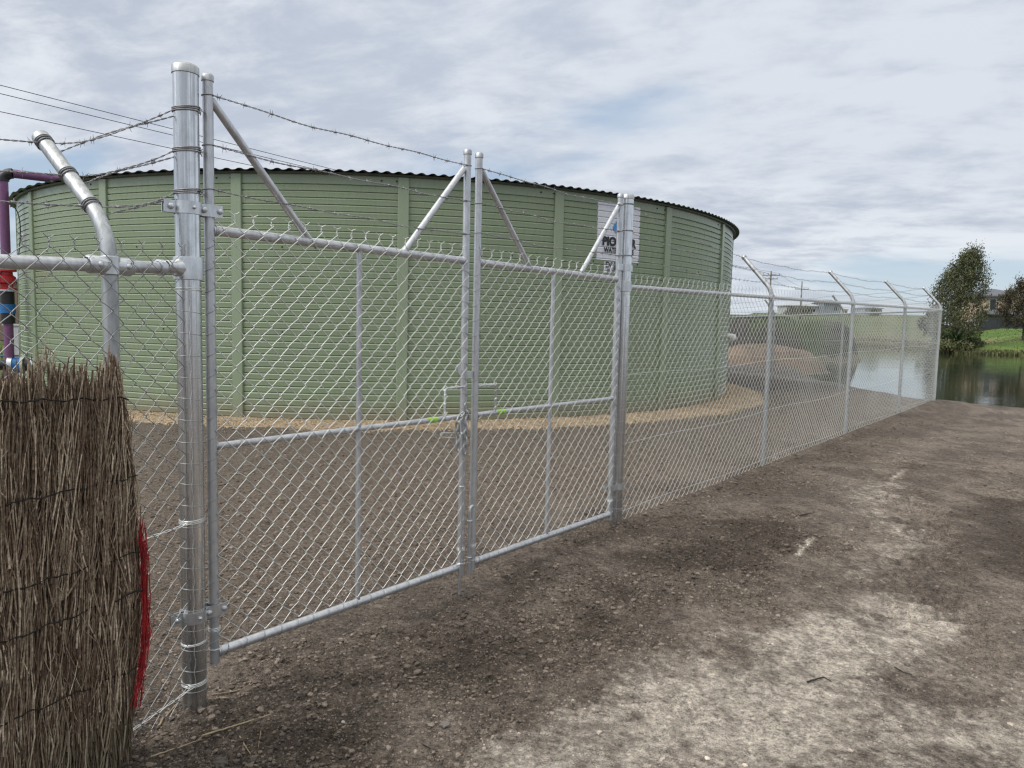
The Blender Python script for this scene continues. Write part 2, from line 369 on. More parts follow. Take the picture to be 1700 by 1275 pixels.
def soil_mat(name, rough=.93, speck=True):
    m, b = new_mat(name); b.inputs['Roughness'].default_value = rough; b.inputs['Specular IOR Level'].default_value = .25
    a = N('ShaderNodeAttribute'); a.attribute_name = 'soil'
    g = N('ShaderNodeNewGeometry'); pos = g.outputs['Position']
    n1 = NOISE(pos, 48, 8, .78); n2 = NOISE(pos, 150, 5, .8); n3 = NOISE(pos, 7, 6, .7)
    f = MATH('ADD', MATH('ADD', MATH('MULTIPLY', n1, 1.2), MATH('MULTIPLY', n2, 1.0)), MATH('MULTIPLY', n3, .3))
    f = MAPR(f, 1.00, 1.52, .16, 1.95, False)
    vm = N('ShaderNodeVectorMath', operation='SCALE'); LK(a.outputs['Color'], vm.inputs[0]); LK(f, vm.inputs['Scale']); c = vm.outputs[0]
    if speck:
        vo = N('ShaderNodeTexVoronoi'); vo.inputs['Scale'].default_value = 60; LK(pos, vo.inputs['Vector'])
        sp = MATH('MULTIPLY', MATH('LESS_THAN', vo.outputs['Distance'], .20), MATH('GREATER_THAN', NOISE(pos, 31, 2, .5), .54))
        c = MIXC(MATH('MULTIPLY', sp, .6), c, (.34, .31, .27))
    LK(c, b.inputs['Base Color'])
    h = MATH('ADD', MATH('MULTIPLY', n1, .7), MATH('MULTIPLY', n2, .35)); bump(b, h, 1.0, .018)
    return m
M_SOIL = soil_mat('soil')

def build_ground():
    ang = np.concatenate([np.arange(-52, 52, .22), np.arange(52, 308, 4.0)]); ang = np.radians(ang)
    rad = np.concatenate([[.05], np.geomspace(.4, 1.7, 14)[:-1], np.geomspace(1.7, 14, 820)[:-1], np.geomspace(14, 120, 130)[:-1], np.geomspace(120, 1500, 24)])
    A, Rr = np.meshgrid(ang, rad); x = Rr * np.sin(A); y = Rr * np.cos(A)
    z = ground_z(x, y); V = np.stack([x, y, z], -1).reshape(-1, 3)
    nr, na = x.shape; i = np.arange(nr * na).reshape(nr, na)
    q = np.stack([i[:-1], np.roll(i, -1, 1)[:-1], np.roll(i, -1, 1)[1:], i[1:]], -1).reshape(-1, 4)[:, ::-1]
    mb = MB(); mb.add(V, q); o = mb.build('ground', M_SOIL); tag(o, kind='structure')
    set_color(o.data, soil_color(x, y).reshape(-1, 3))
build_ground()

# pond water
def build_water():
    m, b = new_mat('pond_water')
    b.inputs['Base Color'].default_value = (.022, .028, .016, 1); b.inputs['Roughness'].default_value = .05; b.inputs['IOR'].default_value = 1.33
    g = N('ShaderNodeNewGeometry'); mpn = N('ShaderNodeMapping'); mpn.inputs['Scale'].default_value = (1, 1, 1); LK(g.outputs['Position'], mpn.inputs[0])
    n = NOISE(mpn.outputs[0], 2.6, 4, .6, .3); n2 = NOISE(mpn.outputs[0], .25, 3, .5)
    bump(b, MATH('MULTIPLY', n, MAPR(n2, .35, .65, .25, 1)), .10, .06)
    mb = MB(); mb.add([(4, -6, WATER_Z), (95, -6, WATER_Z), (95, 110, WATER_Z), (4, 110, WATER_Z)], [(0, 1, 2, 3)])
    tag(mb.build('pond_water', m, smooth=False), kind='structure')
build_water()

# loose stones and clods: too many to count
ICO_V = None
def ico():
    bm = bmesh.new(); bmesh.ops.create_icosphere(bm, subdivisions=1, radius=1); v = np.array([x.co[:] for x in bm.verts]); f = np.array([[q.index for q in p.verts] for p in bm.faces]); bm.free(); return v, f
ICO_V, ICO_F = ico()
def stones(name, xy, size, flat, rs, mat, zoff=0., cols=None, zs=None):
    k = len(xy); nv = len(ICO_V)
    sc = size[:, None] * np.stack([rs.uniform(.7, 1.25, k), rs.uniform(.7, 1.25, k), flat * rs.uniform(.7, 1.2, k)], -1)
    jit = 1 + rs.uniform(-.28, .22, (k, nv, 1)); a = rs.rand(k) * 2 * np.pi; ca, sa = np.cos(a), np.sin(a)
    L = ICO_V[None] * jit * sc[:, None, :]
    X = L[..., 0] * ca[:, None] - L[..., 1] * sa[:, None]; Y = L[..., 0] * sa[:, None] + L[..., 1] * ca[:, None]
    z = ground_z(xy[:, 0], xy[:, 1]) if zs is None else zs
    V = np.stack([X + xy[:, None, 0], Y + xy[:, None, 1], L[..., 2] + (z + size * flat * .25 + zoff)[:, None]], -1).reshape(-1, 3)
    T = (ICO_F[None] + (np.arange(k) * nv)[:, None, None]).reshape(-1, 3)
    mb = MB(); mb.add(V, None, T); o = mb.build(name, mat, smooth=False)
    if cols is None: cols = soil_color(xy[:, 0], xy[:, 1])
    set_color(o.data, np.repeat(cols, nv, axis=0)); return o
def pebble_mat(name, lo=.55, hi=1.7):
    m, b = new_mat(name); b.inputs['Roughness'].default_value = .9; b.inputs['Specular IOR Level'].default_value = .25
    a = N('ShaderNodeAttribute'); a.attribute_name = 'soil'; g = N('ShaderNodeNewGeometry')
    f = MATH('MULTIPLY', MAPR(g.outputs['Random Per Island'], 0, 1, lo, hi, False), MAPR(NOISE(g.outputs['Position'], 150, 4, .7), .3, .7, .7, 1.3))
    vm = N('ShaderNodeVectorMath', operation='SCALE'); LK(a.outputs['Color'], vm.inputs[0]); LK(f, vm.inputs['Scale']); LK(vm.outputs[0], b.inputs['Base Color'])
    return m
M_PEB = pebble_mat('pebble')
def build_stones():
    rs = np.random.RandomState(7)
    n = 190000
    r = np.exp(rs.uniform(np.log(2.0), np.log(13.5), n)); a = np.radians(rs.uniform(-44, 46, n)); x = r * np.sin(a); y = r * np.cos(a)
    sand, damp, clod, yard = soil_masks(x, y)
    pr = np.clip(.42 + .6 * clod + .4 * yard - .2 * sand, .15, 1) * (np.hypot(x - TC[0], y - TC[1]) > TR + .7)
    k = rs.rand(n) < pr * .62; x, y, r, sand, clod, yard = [v[k] for v in (x, y, r, sand, clod, yard)]
    size = np.exp(rs.normal(np.log(.0034), .5, len(x))) * (1 + .55 * clod + .5 * yard) * (1 + .10 * (r - 2.5).clip(0, 8))
    size = np.clip(size * (1 - .45 * sand) * .88, .002, .017)
    c = soil_color(x, y); c = np.clip(c * (1.12 - .15 * sand[:, None]) + .010, 0, 1)
    o = stones('loose_gravel', np.stack([x, y], 1), size, .75, rs, M_PEB, cols=c)
    tag(o, 'loose stones and soil clods scattered over the bare ground', 'gravel', kind='stuff')
build_stones()

# tan gravel ring round the tank
def build_pad():
    a = np.radians(np.arange(0, 360, .35)); rows = []
    ed = .70 + .22 * np.exp(-((np.degrees(a) - 334) / 16) ** 2) + .09 * fbm(np.cos(a) * 9, np.sin(a) * 9, .9, 4, 91)
    prof = [(-.15, .045), (.12, .04), (.55, .03), (.9, .012), (1.0, -.012)]
    X = []
    for t, h in prof:
        rr = TR + (t if t < 0 else t * ed); x = TC[0] + rr * np.cos(a); y = TC[1] + rr * np.sin(a)
        X.append(np.stack([x, y, ground_z(x, y, False) * .5 + .5 * (TZ0) + h + .006 * fbm(x, y, 6, 2, 92)], -1))
    X[-1][:, 2] = ground_z(X[-1][:, 0], X[-1][:, 1]) - .02
    V = np.array(X); n = len(prof); na = len(a); i = np.arange(n * na).reshape(n, na)
    q = np.stack([i[:-1], i[1:], np.roll(i, -1, 1)[1:], np.roll(i, -1, 1)[:-1]], -1).reshape(-1, 4)
    mb = MB(); mb.add(V.reshape(-1, 3), q); o = mb.build('gravel_pad', M_SOIL); tag(o, kind='structure')
    c = np.array([.33, .255, .17]); set_color(o.data, np.clip(c * (1 + .25 * fbm(V[..., 0], V[..., 1], 1.5, 4, 93))[..., None], 0, 1).reshape(-1, 3))
    rs = np.random.RandomState(9); k = 9000; aa = np.radians(rs.uniform(180, 380, k)); t = rs.rand(k) * 1.12
    e = np.interp(np.degrees(aa) % 360, np.degrees(a), ed); rr = TR + .02 + t * e; x = TC[0] + rr * np.cos(aa); y = TC[1] + rr * np.sin(aa)
    z = ground_z(x, y, False) * .5 + .5 * TZ0 + np.interp(t, [0, .12, .55, .9, 1.0, 1.2], [.045, .04, .03, .012, .0, -.01])
    o2 = stones('pad_gravel', np.stack([x, y], 1), rs.uniform(.008, .017, k), .8, rs, M_PEB, cols=np.tile([.33, .255, .17], (k, 1)), zs=z)
    tag(o2, 'tan gravel spread in a ring around the green tank', 'gravel', kind='stuff')
build_pad()

# ------------------------------------------------------------------ water tank
def build_tank():
    T = empty('water_tank', (TC[0], TC[1], TZ0), 'large round pale green ribbed steel water tank behind the gates', 'water tank')
    m, b = new_mat('pale_green_steel')
    v = tcoord('Object', (1, 1, .3)); n = NOISE(v, 1.1, 5, .6); n2 = NOISE(v, 14, 5, .6)
    c = MIXC(MAPR(n, .3, .7, 0, 1), (.255, .312, .204), (.232, .286, .186)); c = MIXC(MATH('MULTIPLY', MAPR(n2, .5, .75, 0, 1), .25), c, (.23, .262, .19))
    # faint rain streaks, and mud splash round the foot
    vs = tcoord('Object', (5, 5, .12)); ns = NOISE(vs, 1.0, 5, .65); c = MIXC(MATH('MULTIPLY', MAPR(ns, .52, .72, 0, 1), .08), c, (.33, .36, .28))
    gp_ = N('ShaderNodeNewGeometry'); sx = N('ShaderNodeSeparateXYZ'); LK(gp_.outputs['Position'], sx.inputs[0])
    sp = MATH('ADD', MATH('MULTIPLY', NOISE(gp_.outputs['Position'], 3.5, 5, .7), .5), MATH('MULTIPLY', sx.outputs[2], -1.0)); c = MIXC(MATH('MULTIPLY', MAPR(sp, -.25, .12, 0, 1), .6), c, (.23, .19, .14))
    LK(c, b.inputs['Base Color']); LK(MATH('ADD', MATH('MULTIPLY', n2, .12), .22), b.inputs['Roughness']); b.inputs['Specular IOR Level'].default_value = .5
    m_rib = m
    pitch = .0912; rows = [(TZ0 - .05, 0.)]
    z = TZ1 - .15
    zs = []
    while z > TZ0 + .03: zs.append(z); z -= pitch
    for z in zs[::-1]: rows += [(z - .070, 0), (z - .018, .008), (z - .004, -.006), (z - .003, -.022), (z + .009, -.022), (z + .010, 0)]
    rows.append((TZ1, 0.))
    rz = np.array([r[0] for r in rows]); ro = np.array([r[1] for r in rows])
    prof = lambda z: np.interp(z, rz, ro)
    a = np.linspace(0, 2 * np.pi, 505)[:-1]
    V = np.stack([TC[0] + (TR + ro[:, None]) * np.cos(a), TC[1] + (TR + ro[:, None]) * np.sin(a), np.broadcast_to(rz[:, None], (len(rz), len(a)))], -1)
    i = np.arange(len(rz) * len(a)).reshape(len(rz), len(a))
    q = np.stack([i[:-1], np.roll(i, -1, 1)[:-1], np.roll(i, -1, 1)[1:], i[1:]], -1).reshape(-1, 4)
    mb = MB(); mb.add(V.reshape(-1, 3), q)
    # dark bolt heads along the panels
    m_bolt = simple('dark_bolt', (.02, .022, .018), rough=.5)
    rib0 = R_(-98.11); step = 2 * np.pi / 21
    for k in range(-2, 5):
        for zi in (TZ1 - .07, TZ1 - 1.06, TZ1 - 2.22):
            zc = zs[np.argmin(np.abs(np.array(zs) - zi))] + .045 if zi < TZ1 - .1 else zi
            for f in ((.28, .48, .68) if zi < TZ1 - .1 else (.87, .96)):
                aa = rib0 + (k + f) * step; d = np.array([math.cos(aa), math.sin(aa), 0])
                mb.lathe([(0, .012), (.011, .010), (.014, 0)], np.array([*TC, zc]) + d * TR, d, 8, m=1)
    mb.build('wall', [m, m_bolt], T, sharp=30)
    for k in range(21):
        aa = rib0 + k * step; d = np.array([math.cos(aa), math.sin(aa), 0]); t = np.array([-d[1], d[0], 0]); hw = .078
        pr = [(-hw, -.02), (-hw, .022), (-hw + .008, .030), (hw - .008, .030), (hw, .022), (hw, -.02)]
        c0 = np.array([*TC, 0]) + d * (TR + .004)
        Vv = [c0 + t * x + d * y + np.array([0, 0, z]) for z in (TZ0 - .03, TZ1 - .02) for x, y in pr]
        r = MB(); r.add(Vv, [(j + 6, j + 7, j + 1, j) for j in range(5)] + [(0, 1, 4, 5), (1, 2, 3, 4), (6, 11, 10, 7), (7, 10, 9, 8)])
        r.build('rib', m_rib, T, smooth=False)
    # roof: trapezoid-corrugated sheets seen edge on
    mr = simple('dark_green_roof', (.05, .065, .05), (.075, .085, .065), .45, .2, 6)
    a = np.linspace(0, 2 * np.pi, 3601)[:-1]; be = R_(30); rr = np.array([TR + .13, TR + .05, TR - .25, 4., .05])
    X = TC[0] + rr[:, None] * np.cos(a); Y = TC[1] + rr[:, None] * np.sin(a)
    wv = np.sin(((X - TC[0]) * math.cos(be) + (Y - TC[1]) * math.sin(be)) * 2 * np.pi / .147)
    Z = TZ1 + .028 + .012 * np.tanh(1.3 * wv) / .86 + (TR + .13 - rr)[:, None] * .05
    n, na = X.shape; i = np.arange(n * na).reshape(n, na)
    q = np.stack([i[:-1], np.roll(i, -1, 1)[:-1], np.roll(i, -1, 1)[1:], i[1:]], -1).reshape(-1, 4)
    mb = MB(); mb.add(np.stack([X, Y, Z], -1).reshape(-1, 3), q); mb.add(np.stack([X[:3], Y[:3], Z[:3] - .006], -1).reshape(-1, 3), q[:2 * na][:, ::-1])
    mb.build('roof', mr, T)
    mb = MB(); a2 = np.linspace(0, 2 * np.pi, 361)
    V = np.stack([np.stack([TC[0] + r * np.cos(a2), TC[1] + r * np.sin(a2), 0 * a2 + z], -1) for r, z in ((TR - .01, TZ1 - .012), (TR + .05, TZ1 - .012), (TR + .055, TZ1 + .014), (TR - .01, TZ1 + .014))])
    i = np.arange(4 * 361).reshape(4, 361); q = np.stack([i[:-1, :-1], i[:-1, 1:], i[1:, 1:], i[1:, :-1]], -1).reshape(-1, 4)
    mb.add(V.reshape(-1, 3), q); mb.build('eave_angle', mr, T, sharp=30)
    # signs stuck on the ribbed wall
    def az_of(u, v):
        d = ray(u, v); A = d[0] ** 2 + d[1] ** 2; B = -(d[0] * TC[0] + d[1] * TC[1]); Cc = TC @ TC - TR ** 2
        t = (-B - math.sqrt(B * B - A * Cc)) / A; p = d * t; return math.atan2(p[1] - TC[1], p[0] - TC[0]), CAM_H + p[2]
    def surf(az, z, off): rr = TR + prof(z) + off; return np.stack([TC[0] + rr * np.cos(az), TC[1] + rr * np.sin(az), z + 0 * az], -1)
    def sheet(a0, a1, z0, z1, off):
        zz_ = np.unique(np.concatenate([[z0, z1], rz[(rz > z0) & (rz < z1)]])); aa = np.linspace(a0, a1, 14); A, Zq = np.meshgrid(aa, zz_)
        V = surf(A, Zq, off); n, k = A.shape; i = np.arange(n * k).reshape(n, k); mb = MB()
        q = np.stack([i[:-1, :-1], i[:-1, 1:], i[1:, 1:], i[1:, :-1]], -1).reshape(-1, 4)
        V2 = surf(A, Zq, off - .0025); bo = np.concatenate([i[0, :], i[1:, -1], i[-1, -2::-1], i[-2:0:-1, 0]]); b2 = np.roll(bo, -1)
        mb.add(np.concatenate([V.reshape(-1, 3), V2.reshape(-1, 3)]), np.concatenate([q, np.stack([bo, bo + n * k, b2 + n * k, b2], -1)])); return mb
    def text(body, size, ac, zc, off, mat, name, parent, bold=0.0, wscale=1.):
        cu = bpy.data.curves.new(name, 'FONT'); cu.body = body; cu.size = size; cu.align_x = 'CENTER'; cu.align_y = 'CENTER'; cu.offset = bold; cu.resolution_u = 3
        to = bpy.data.objects.new(name, cu); COL.objects.link(to); dg = bpy.context.evaluated_depsgraph_get(); dg.update()
        me = bpy.data.meshes.new_from_object(to.evaluated_get(dg)); bpy.data.objects.remove(to)
        bm = bmesh.new(); bm.from_mesh(me); bmesh.ops.triangulate(bm, faces=bm.faces)
        for v_ in bm.verts:
            p = surf(np.array(ac + v_.co.x * wscale / TR), np.array(zc + v_.co.y), 0); rr = TR + off
            az_ = ac + v_.co.x * wscale / TR; v_.co = (TC[0] + rr * math.cos(az_), TC[1] + rr * math.sin(az_), zc + v_.co.y)
        bm.to_mesh(me); bm.free(); me.materials.clear(); me.materials.append(mat)
        o = bpy.data.objects.new(name, me); COL.objects.link(o); o.parent = parent
        o.matrix_parent_inverse = Matrix.Translation(-Vector(T.location)) if parent is T else Matrix.Identity(4)
        return o
    mw = simple('white_sign', (.74, .75, .80), (.70, .71, .77), .4); mk = simple('black_lettering', (.012, .012, .016), rough=.4); mb_ = simple('blue_print', (.02, .25, .62), (.02, .28, .66), .4)
    a0, z1 = az_of(993, 335); a1, _ = az_of(1063, 344); _, z0 = az_of(990, 430); z1 = (az_of(993, 335)[1] + az_of(1063, 345)[1]) / 2; z0 = (az_of(990, 431)[1] + az_of(1060, 436)[1]) / 2
    sg = sheet(a0, a1, z0, z1, .003).build('sign', mw, T, sharp=30); tag(sg, 'white sign with blue droplet and black lettering on the green wall')
    ac = (a0 + a1) / 2; W_ = (a1 - a0) * TR; H_ = z1 - z0
    # sub-parts hang off the sign; the sign sits at the world origin of the tank
    def under(o): o.parent = sg; o.matrix_parent_inverse = (Matrix.Translation(Vector(T.location)) @ Matrix.Translation(-Vector(T.location))); return o
    under(text('PIONEER', H_ * .21, ac, z0 + H_ * .325, .018, mk, 'lettering', sg, .010, W_ * .90 / (H_ * .21 * 4.55)))
    under(text('WATER TANKS', H_ * .125, ac, z0 + H_ * .175, .018, mk, 'lettering', sg, .004, W_ * .72 / (H_ * .125 * 7.0)))
    th = np.linspace(0, 2 * np.pi, 33)[:-1]; rx, rzz = W_ * .16, H_ * .13
    px = rx * np.sin(th) * np.where(np.cos(th) > 0, 1 - .75 * np.cos(th) ** 1.5 if False else 1, 1); pz = rzz * np.cos(th)
    up = np.clip(np.cos(th), 0, 1); px = px * (1 - .8 * up ** 1.2); pz = pz + up ** 2 * rzz * .75
    cz = z0 + H_ * .60; az_ = ac + px / TR; rr = TR + .0185
    V = [(TC[0] + rr * math.cos(ac), TC[1] + rr * math.sin(ac), cz)] + [(TC[0] + rr * math.cos(q_), TC[1] + rr * math.sin(q_), cz + z_) for q_, z_ in zip(az_, pz)]
    mb = MB(); mb.add(V, None, [(0, 1 + (j + 1) % 32, 1 + j) for j in range(32)]); o = mb.build('droplet', mb_, T, smooth=False); under(o)
    # white glint in the droplet
    mb = MB(); rr = TR + .021
    P = [(TC[0] + rr * math.cos(ac + x / TR), TC[1] + rr * math.sin(ac + x / TR), cz + z_) for x, z_ in ((-rx * .62, rzz * .15), (-rx * .05, rzz * 1.0), (rx * .1, rzz * .55), (-rx * .05, rzz * .75))]
    mb.add(P, [(0, 3, 2, 1)]); under(mb.build('glint', mw, T, smooth=False))
    b0, q1 = az_of(1003, 434); b1, _ = az_of(1040, 437); q0 = az_of(1006, 453)[1]; q1 = az_of(1003, 434)[1]
    s2 = sheet(b0, b1 + .014, q0, q1, .003).build('dealer_sign', mw, T, sharp=30); tag(s2, 'small white lower sign with two lines of black lettering')
    h2 = q1 - q0; bc = b0 + .5 * (b1 - b0)
    def under2(o): o.parent = s2; o.matrix_parent_inverse = Matrix.Identity(4); return o
    under2(text('D&D', h2 * .72, b0 + .12 * h2 / TR + h2 * .72 * 1.0 / TR, q0 + h2 * .70, .018, mk, 'lettering', s2, .003))
    under2(text('(03)5', h2 * .42, b0 + .2 * h2 / TR + h2 * .40 * 1.3 / TR, q0 + h2 * .22, .018, mk, 'lettering', s2, .0015))
    # white outlet elbow on the right flank
    aa, zc = az_of(1200, 548); aa = R_(-20.5); d = np.array([math.cos(aa), math.sin(aa), 0]); p = np.array([*TC, 1.38]) + d * TR
    mb = MB(); pts = [p - d * .05, p + d * .05, p + d * .11 + np.array([0, 0, -.02]), p + d * .14 + np.array([0, 0, -.09])]
    mb.tubes(np.array(pts), [.05, .05, .075, .065], 14, caps=True); mb.build('overflow_outlet', simple('white_pvc', (.85, .85, .83), rough=.4), T)
    return az_of
az_of = build_tank()

# ------------------------------------------------------------------ fence kit
DD = .0865
def chain_mesh(mb, P0, D, Nn, L, ztop, height, wire=.0018, gap=.0045, sides=4, windows=(), seed=1, flare=True, wob=.004, slot=0):
    """chain link of zigzag wires; ztop(s) gives the top line, knuckles twisted into forks above it"""
    rs = np.random.RandomState(seed); h = DD / 2; nc = int(round(L / h)); h = L / nc; nr = int(round(height / (DD / 2))); hz = height / nr
    jx = rs.normal(0, .0022, (nc + 2, nr + 2)); jz = rs.normal(0, .0022, (nc + 2, nr + 2))
    wv = lambda s, z: wob * np.sin(s * 4.1 + seed) * np.sin(z * 3.3 + 1.3 * seed)
    k = np.arange(nc)[:, None]; j = np.arange(nr + 1)[None, :]
    right = ((k + j) % 2 == 1); ci = np.where(right, k + 1, k)
    s = ci * h + jx[ci, j]; z0 = -j * hz + jz[ci, j]
    hook = np.where(right, .0042, -.0042)
    # apex, then start & end of each straight run
    S_, Z_, O_ = [], [], []
    for jj in range(nr):
        sa, sb = s[:, jj] + hook[:, jj], s[:, jj + 1] + hook[:, jj + 1]; za, zb = z0[:, jj], z0[:, jj + 1]
        front = np.where(right[:, jj], 1., -1.)      # from right column down-left = '/', in front
        if jj == 0: S_.append(sa); Z_.append(za); O_.append(0 * sa)
        for t in (.10, .5, .90):
            bulge = .0012 if t == .5 else 0
            S_.append(sa + (sb - sa) * t); Z_.append(za + (zb - za) * t + bulge); O_.append(front * gap)
        S_.append(sb); Z_.append(zb); O_.append(0 * sb)
    Sx, Zx, Ox = np.stack(S_, 1), np.stack(Z_, 1), np.stack(O_, 1)
    zt = ztop(Sx); Y = zt + Zx; Ox = Ox + wv(Sx, Y)
    P = P0 + D * Sx[..., None] + Nn * Ox[..., None] + np.array([0, 0, 1.]) * Y[..., None]
    skip = np.zeros((nc, P.shape[1] - 1), bool)
    ms, mz = (Sx[:, 1:] + Sx[:, :-1]) / 2, (Y[:, 1:] + Y[:, :-1]) / 2
    for (a, b, c, d) in windows: skip |= (ms > a) & (ms < b) & (mz > c) & (mz < d)
    mb.tubes(P, wire, sides, ref=Nn, skip=skip, m=slot)
    if flare:
        kk = np.arange(0, nc + 1, 2); tw = []
        for sgn in (-1, 1):
            sc = kk * h; sc = np.clip(sc, 0, L); zc = ztop(sc); pts = []
            for (ds, do, dz_) in ((0, 0, -.002), (.0028, .0028, .006), (-.0028, .0, .013), (.0028, -.0028, .020), (0, 0, .026), (.009, .003, .031), (.019, .005, .038)):
                pts.append(P0 + D * (sc + sgn * ds)[:, None] + Nn * (sgn * do + .002 + rs.normal(0, .0015, len(sc)))[:, None] + np.array([0, 0, 1.]) * (zc + dz_ + rs.normal(0, .0015, len(sc)))[:, None])
            tw.append(np.stack(pts, 1))
        mb.tubes(np.concatenate(tw), wire, sides, ref=Nn, m=slot)
def barb_wire(A, B, sag=.02, seed=0, fine=True, pitch=.105, k=1.):
    """two twisted strands with four-point barbs, from A to B"""
    mb = MB(); rs = np.random.RandomState(seed); A = np.asarray(A, float); B = np.asarray(B, float); L = np.linalg.norm(B - A)
    n = max(8, int(L / (.014 if fine else .06))); t = np.linspace(0, 1, n); d = (B - A) / L; up = np.array([0, 0, 1.]); sd_ = np.cross(d, up); sd_ /= np.linalg.norm(sd_)
    wob = .006 * np.sin(t * L * 5 + seed) + .004 * np.sin(t * L * 13 + 2 * seed)
    C_ = A + np.outer(t, B - A) + np.outer(-sag * 4 * t * (1 - t) + wob * np.sin(np.pi * t), up)
    if fine:
        ph = t * L / .055 * 2 * np.pi
        for o in (0, np.pi): mb.tubes(C_ + .0024 * k * (np.cos(ph + o)[:, None] * up + np.sin(ph + o)[:, None] * sd_), .0016 * k, 4)
    else: mb.tubes(C_, .0028, 4)
    m = int(L / pitch)
    for i in range(m):
        ti = (i + .5 + rs.uniform(-.15, .15)) / m; c = np.array([np.interp(ti, t, C_[:, q]) for q in range(3)])
        if fine: mb.rod(c - d * .007, c + d * .007, .0048 * k, 6)
        for q in range(2 if fine else 1):
            a = rs.rand() * 2 * np.pi; e = up * math.cos(a) + sd_ * math.sin(a); f = d * rs.uniform(-.45, .45)
            l = rs.uniform(.013, .02); c2 = c + d * (.005 * (1 if q else -1))
            mb.tubes(np.array([c2 - (e + f) * l, c2, c2 + (e - f) * l]), [[.0007, .0016, .0007]], 3)
    return mb
def cap_mb(c, r, h=.03, axis=(0, 0, 1), dome=.004):
    mb = MB(); mb.lathe([(r + .0005, -h), (r + .0035, -h + .002), (r + .0035, -.006), (r * .93, dome * .5), (r * .6, dome * .9), (0, dome)], c, axis, 24); return mb
def pipe_mb(pts, r, sides=20): mb = MB(); mb.tubes(np.array(pts, float), r, sides, caps=True); return mb
def arm_path(base, ztop, inward, run, rise, bend=.13):
    ang = math.atan2(run, rise); pts = [base.copy()]; c = base.copy(); c[2] = ztop; pts.append(c)
    for k in range(1, 9):
        a = ang * k / 8; pts.append(c + inward * bend * (1 - math.cos(a)) + np.array([0, 0, bend * math.sin(a)]))
    e = pts[-1]; dirv = inward * math.sin(ang) + np.array([0, 0, math.cos(ang)]); tip = c + inward * run + np.array([0, 0, rise])
    l = np.dot(tip - e, dirv); pts.append(e + dirv * l); return np.array(pts), dirv
def bolt_mb(mb, c, axis, r=.010, h=.009, m=0): mb.lathe([(r * 1.05, -.004), (r, 0), (r * .8, h * .75), (r * .4, h), (0, h)], c, axis, 10, m=m)

# ------------------------------------------------------------------ gate posts
def strap_hinge(mb, post, z, rp, ps, rs_, th=.0045, hgt=.048, back=.05):
    """steel strap wrapped round the post, its two tails bolted across the stile"""
    d = ps - post; d[2] = 0; d = d / np.linalg.norm(d); dist = np.linalg.norm((ps - post)[:2]); nrm = np.array([d[1], -d[0], 0])
    for sgn in (1, -1):
        pr = []
        for a in np.linspace(0, 180, 15):
            pass
        # half ring then flat tail past the stile
        ang = np.radians(np.linspace(180, 20, 14)); ring_ = [post + d * (rp + .002) * math.cos(a) + nrm * sgn * (rp + .002) * math.sin(a) for a in ang]
        pts = [post - d * (rp + back) + nrm * sgn * .006, post - d * (rp + .004) + nrm * sgn * .006] + ring_[1:] + [post + d * (dist - .012) + nrm * sgn * (rs_ + .004), post + d * (dist + rs_ + .02) + nrm * sgn * (rs_ + .004)]
        pts = np.array(pts); T_ = np.gradient(pts, axis=0); T_ /= np.linalg.norm(T_, axis=1, keepdims=True); o = np.cross(T_, [0, 0, 1.]) 
        o *= np.sign((o @ nrm) * sgn)[:, None] * 1.0
        V = []
        for q in range(len(pts)):
            for dz_ in (-hgt / 2, hgt / 2):
                for t in (0, th): V.append(pts[q] + o[q] * t + np.array([0, 0, z + dz_]))
        V = np.array(V); n = len(pts); qd = []
        for q in range(n - 1):
            a, b = q * 4, q * 4 + 4
            for (i, j) in ((0, 1), (1, 3), (3, 2), (2, 0)): qd.append((a + i, a + j, b + j, b + i))
        qd += [(0, 2, 3, 1), (4 * n - 4, 4 * n - 3, 4 * n - 1, 4 * n - 2)]
        mb.add(V, qd)
    for c in (post - d * (rp + .024), post + d * (rp + .006), post + d * (dist + rs_ + .008)):
        bolt_mb(mb, c + nrm * (.014 if c is not None else 0) + np.array([0, 0, z]) + (nrm * (rs_ - .004) if np.dot(c - post, d) > 0 else 0), nrm, .0125, .010)
    bolt_mb(mb, post + nrm * (rp + .006) + np.array([0, 0, z]), nrm, .008, .012)
def build_post(s, zg, label, stile_s, hinges, ties_dir, rail_z, big_cast):
    P = gp(s, zg); R = .047
    T = empty('gate_post', P, label, 'post')
    pipe_mb([P - [0, 0, .1], gp(s, 2.52)], R, 40).build('pipe', M_POST, T, sharp=40)
    cap_mb(gp(s, 2.528), R, .035).build('cap', M_POLE, T, sharp=50)
    for z in hinges:
        mb = MB(); strap_hinge(mb, gp(s), z, R, gp(stile_s), .021); mb.build('hinge', M_FIT, T, sharp=35)
    # rail-end fitting
    mb = MB(); d = ties_dir
    c = gp(s, rail_z)
    if big_cast:
        mb.lathe([(R + .001, -.045), (R + .008, -.043), (R + .009, .036), (R + .007, .045), (R + .001, .046)], c, (0, 0, 1), 32)
        mb.lathe([(.040, .0), (.036, R + .004), (.027, R + .03), (.026, R + .055), (.0235, R + .058)], c, d, 24)
    else:
        mb.lathe([(R + .001, -.040), (R + .005, -.038), (R + .005, .038), (R + .001, .040)], c, (0, 0, 1), 32)
        mb.lathe([(.032, R), (.031, R + .012), (.025, R + .03), (.022, R + .04)], c, d, 20)
    mb.build('rail_cup', M_FIT, T, sharp=40)
    return T, R
rail_left_z = 1.75; rail_right_z = ZP2 + 1.8226
post_l, RP = build_post(sP1, ZP1, 'left galvanised gate post, tallest and nearest of the round posts', sS1, (1.985, .335), LD, rail_left_z, True)
post_r, _ = build_post(sP2, ZP2, 'right galvanised gate post between the gate and the long side fence', sS2, (1.99, .335), FD, rail_right_z, False)

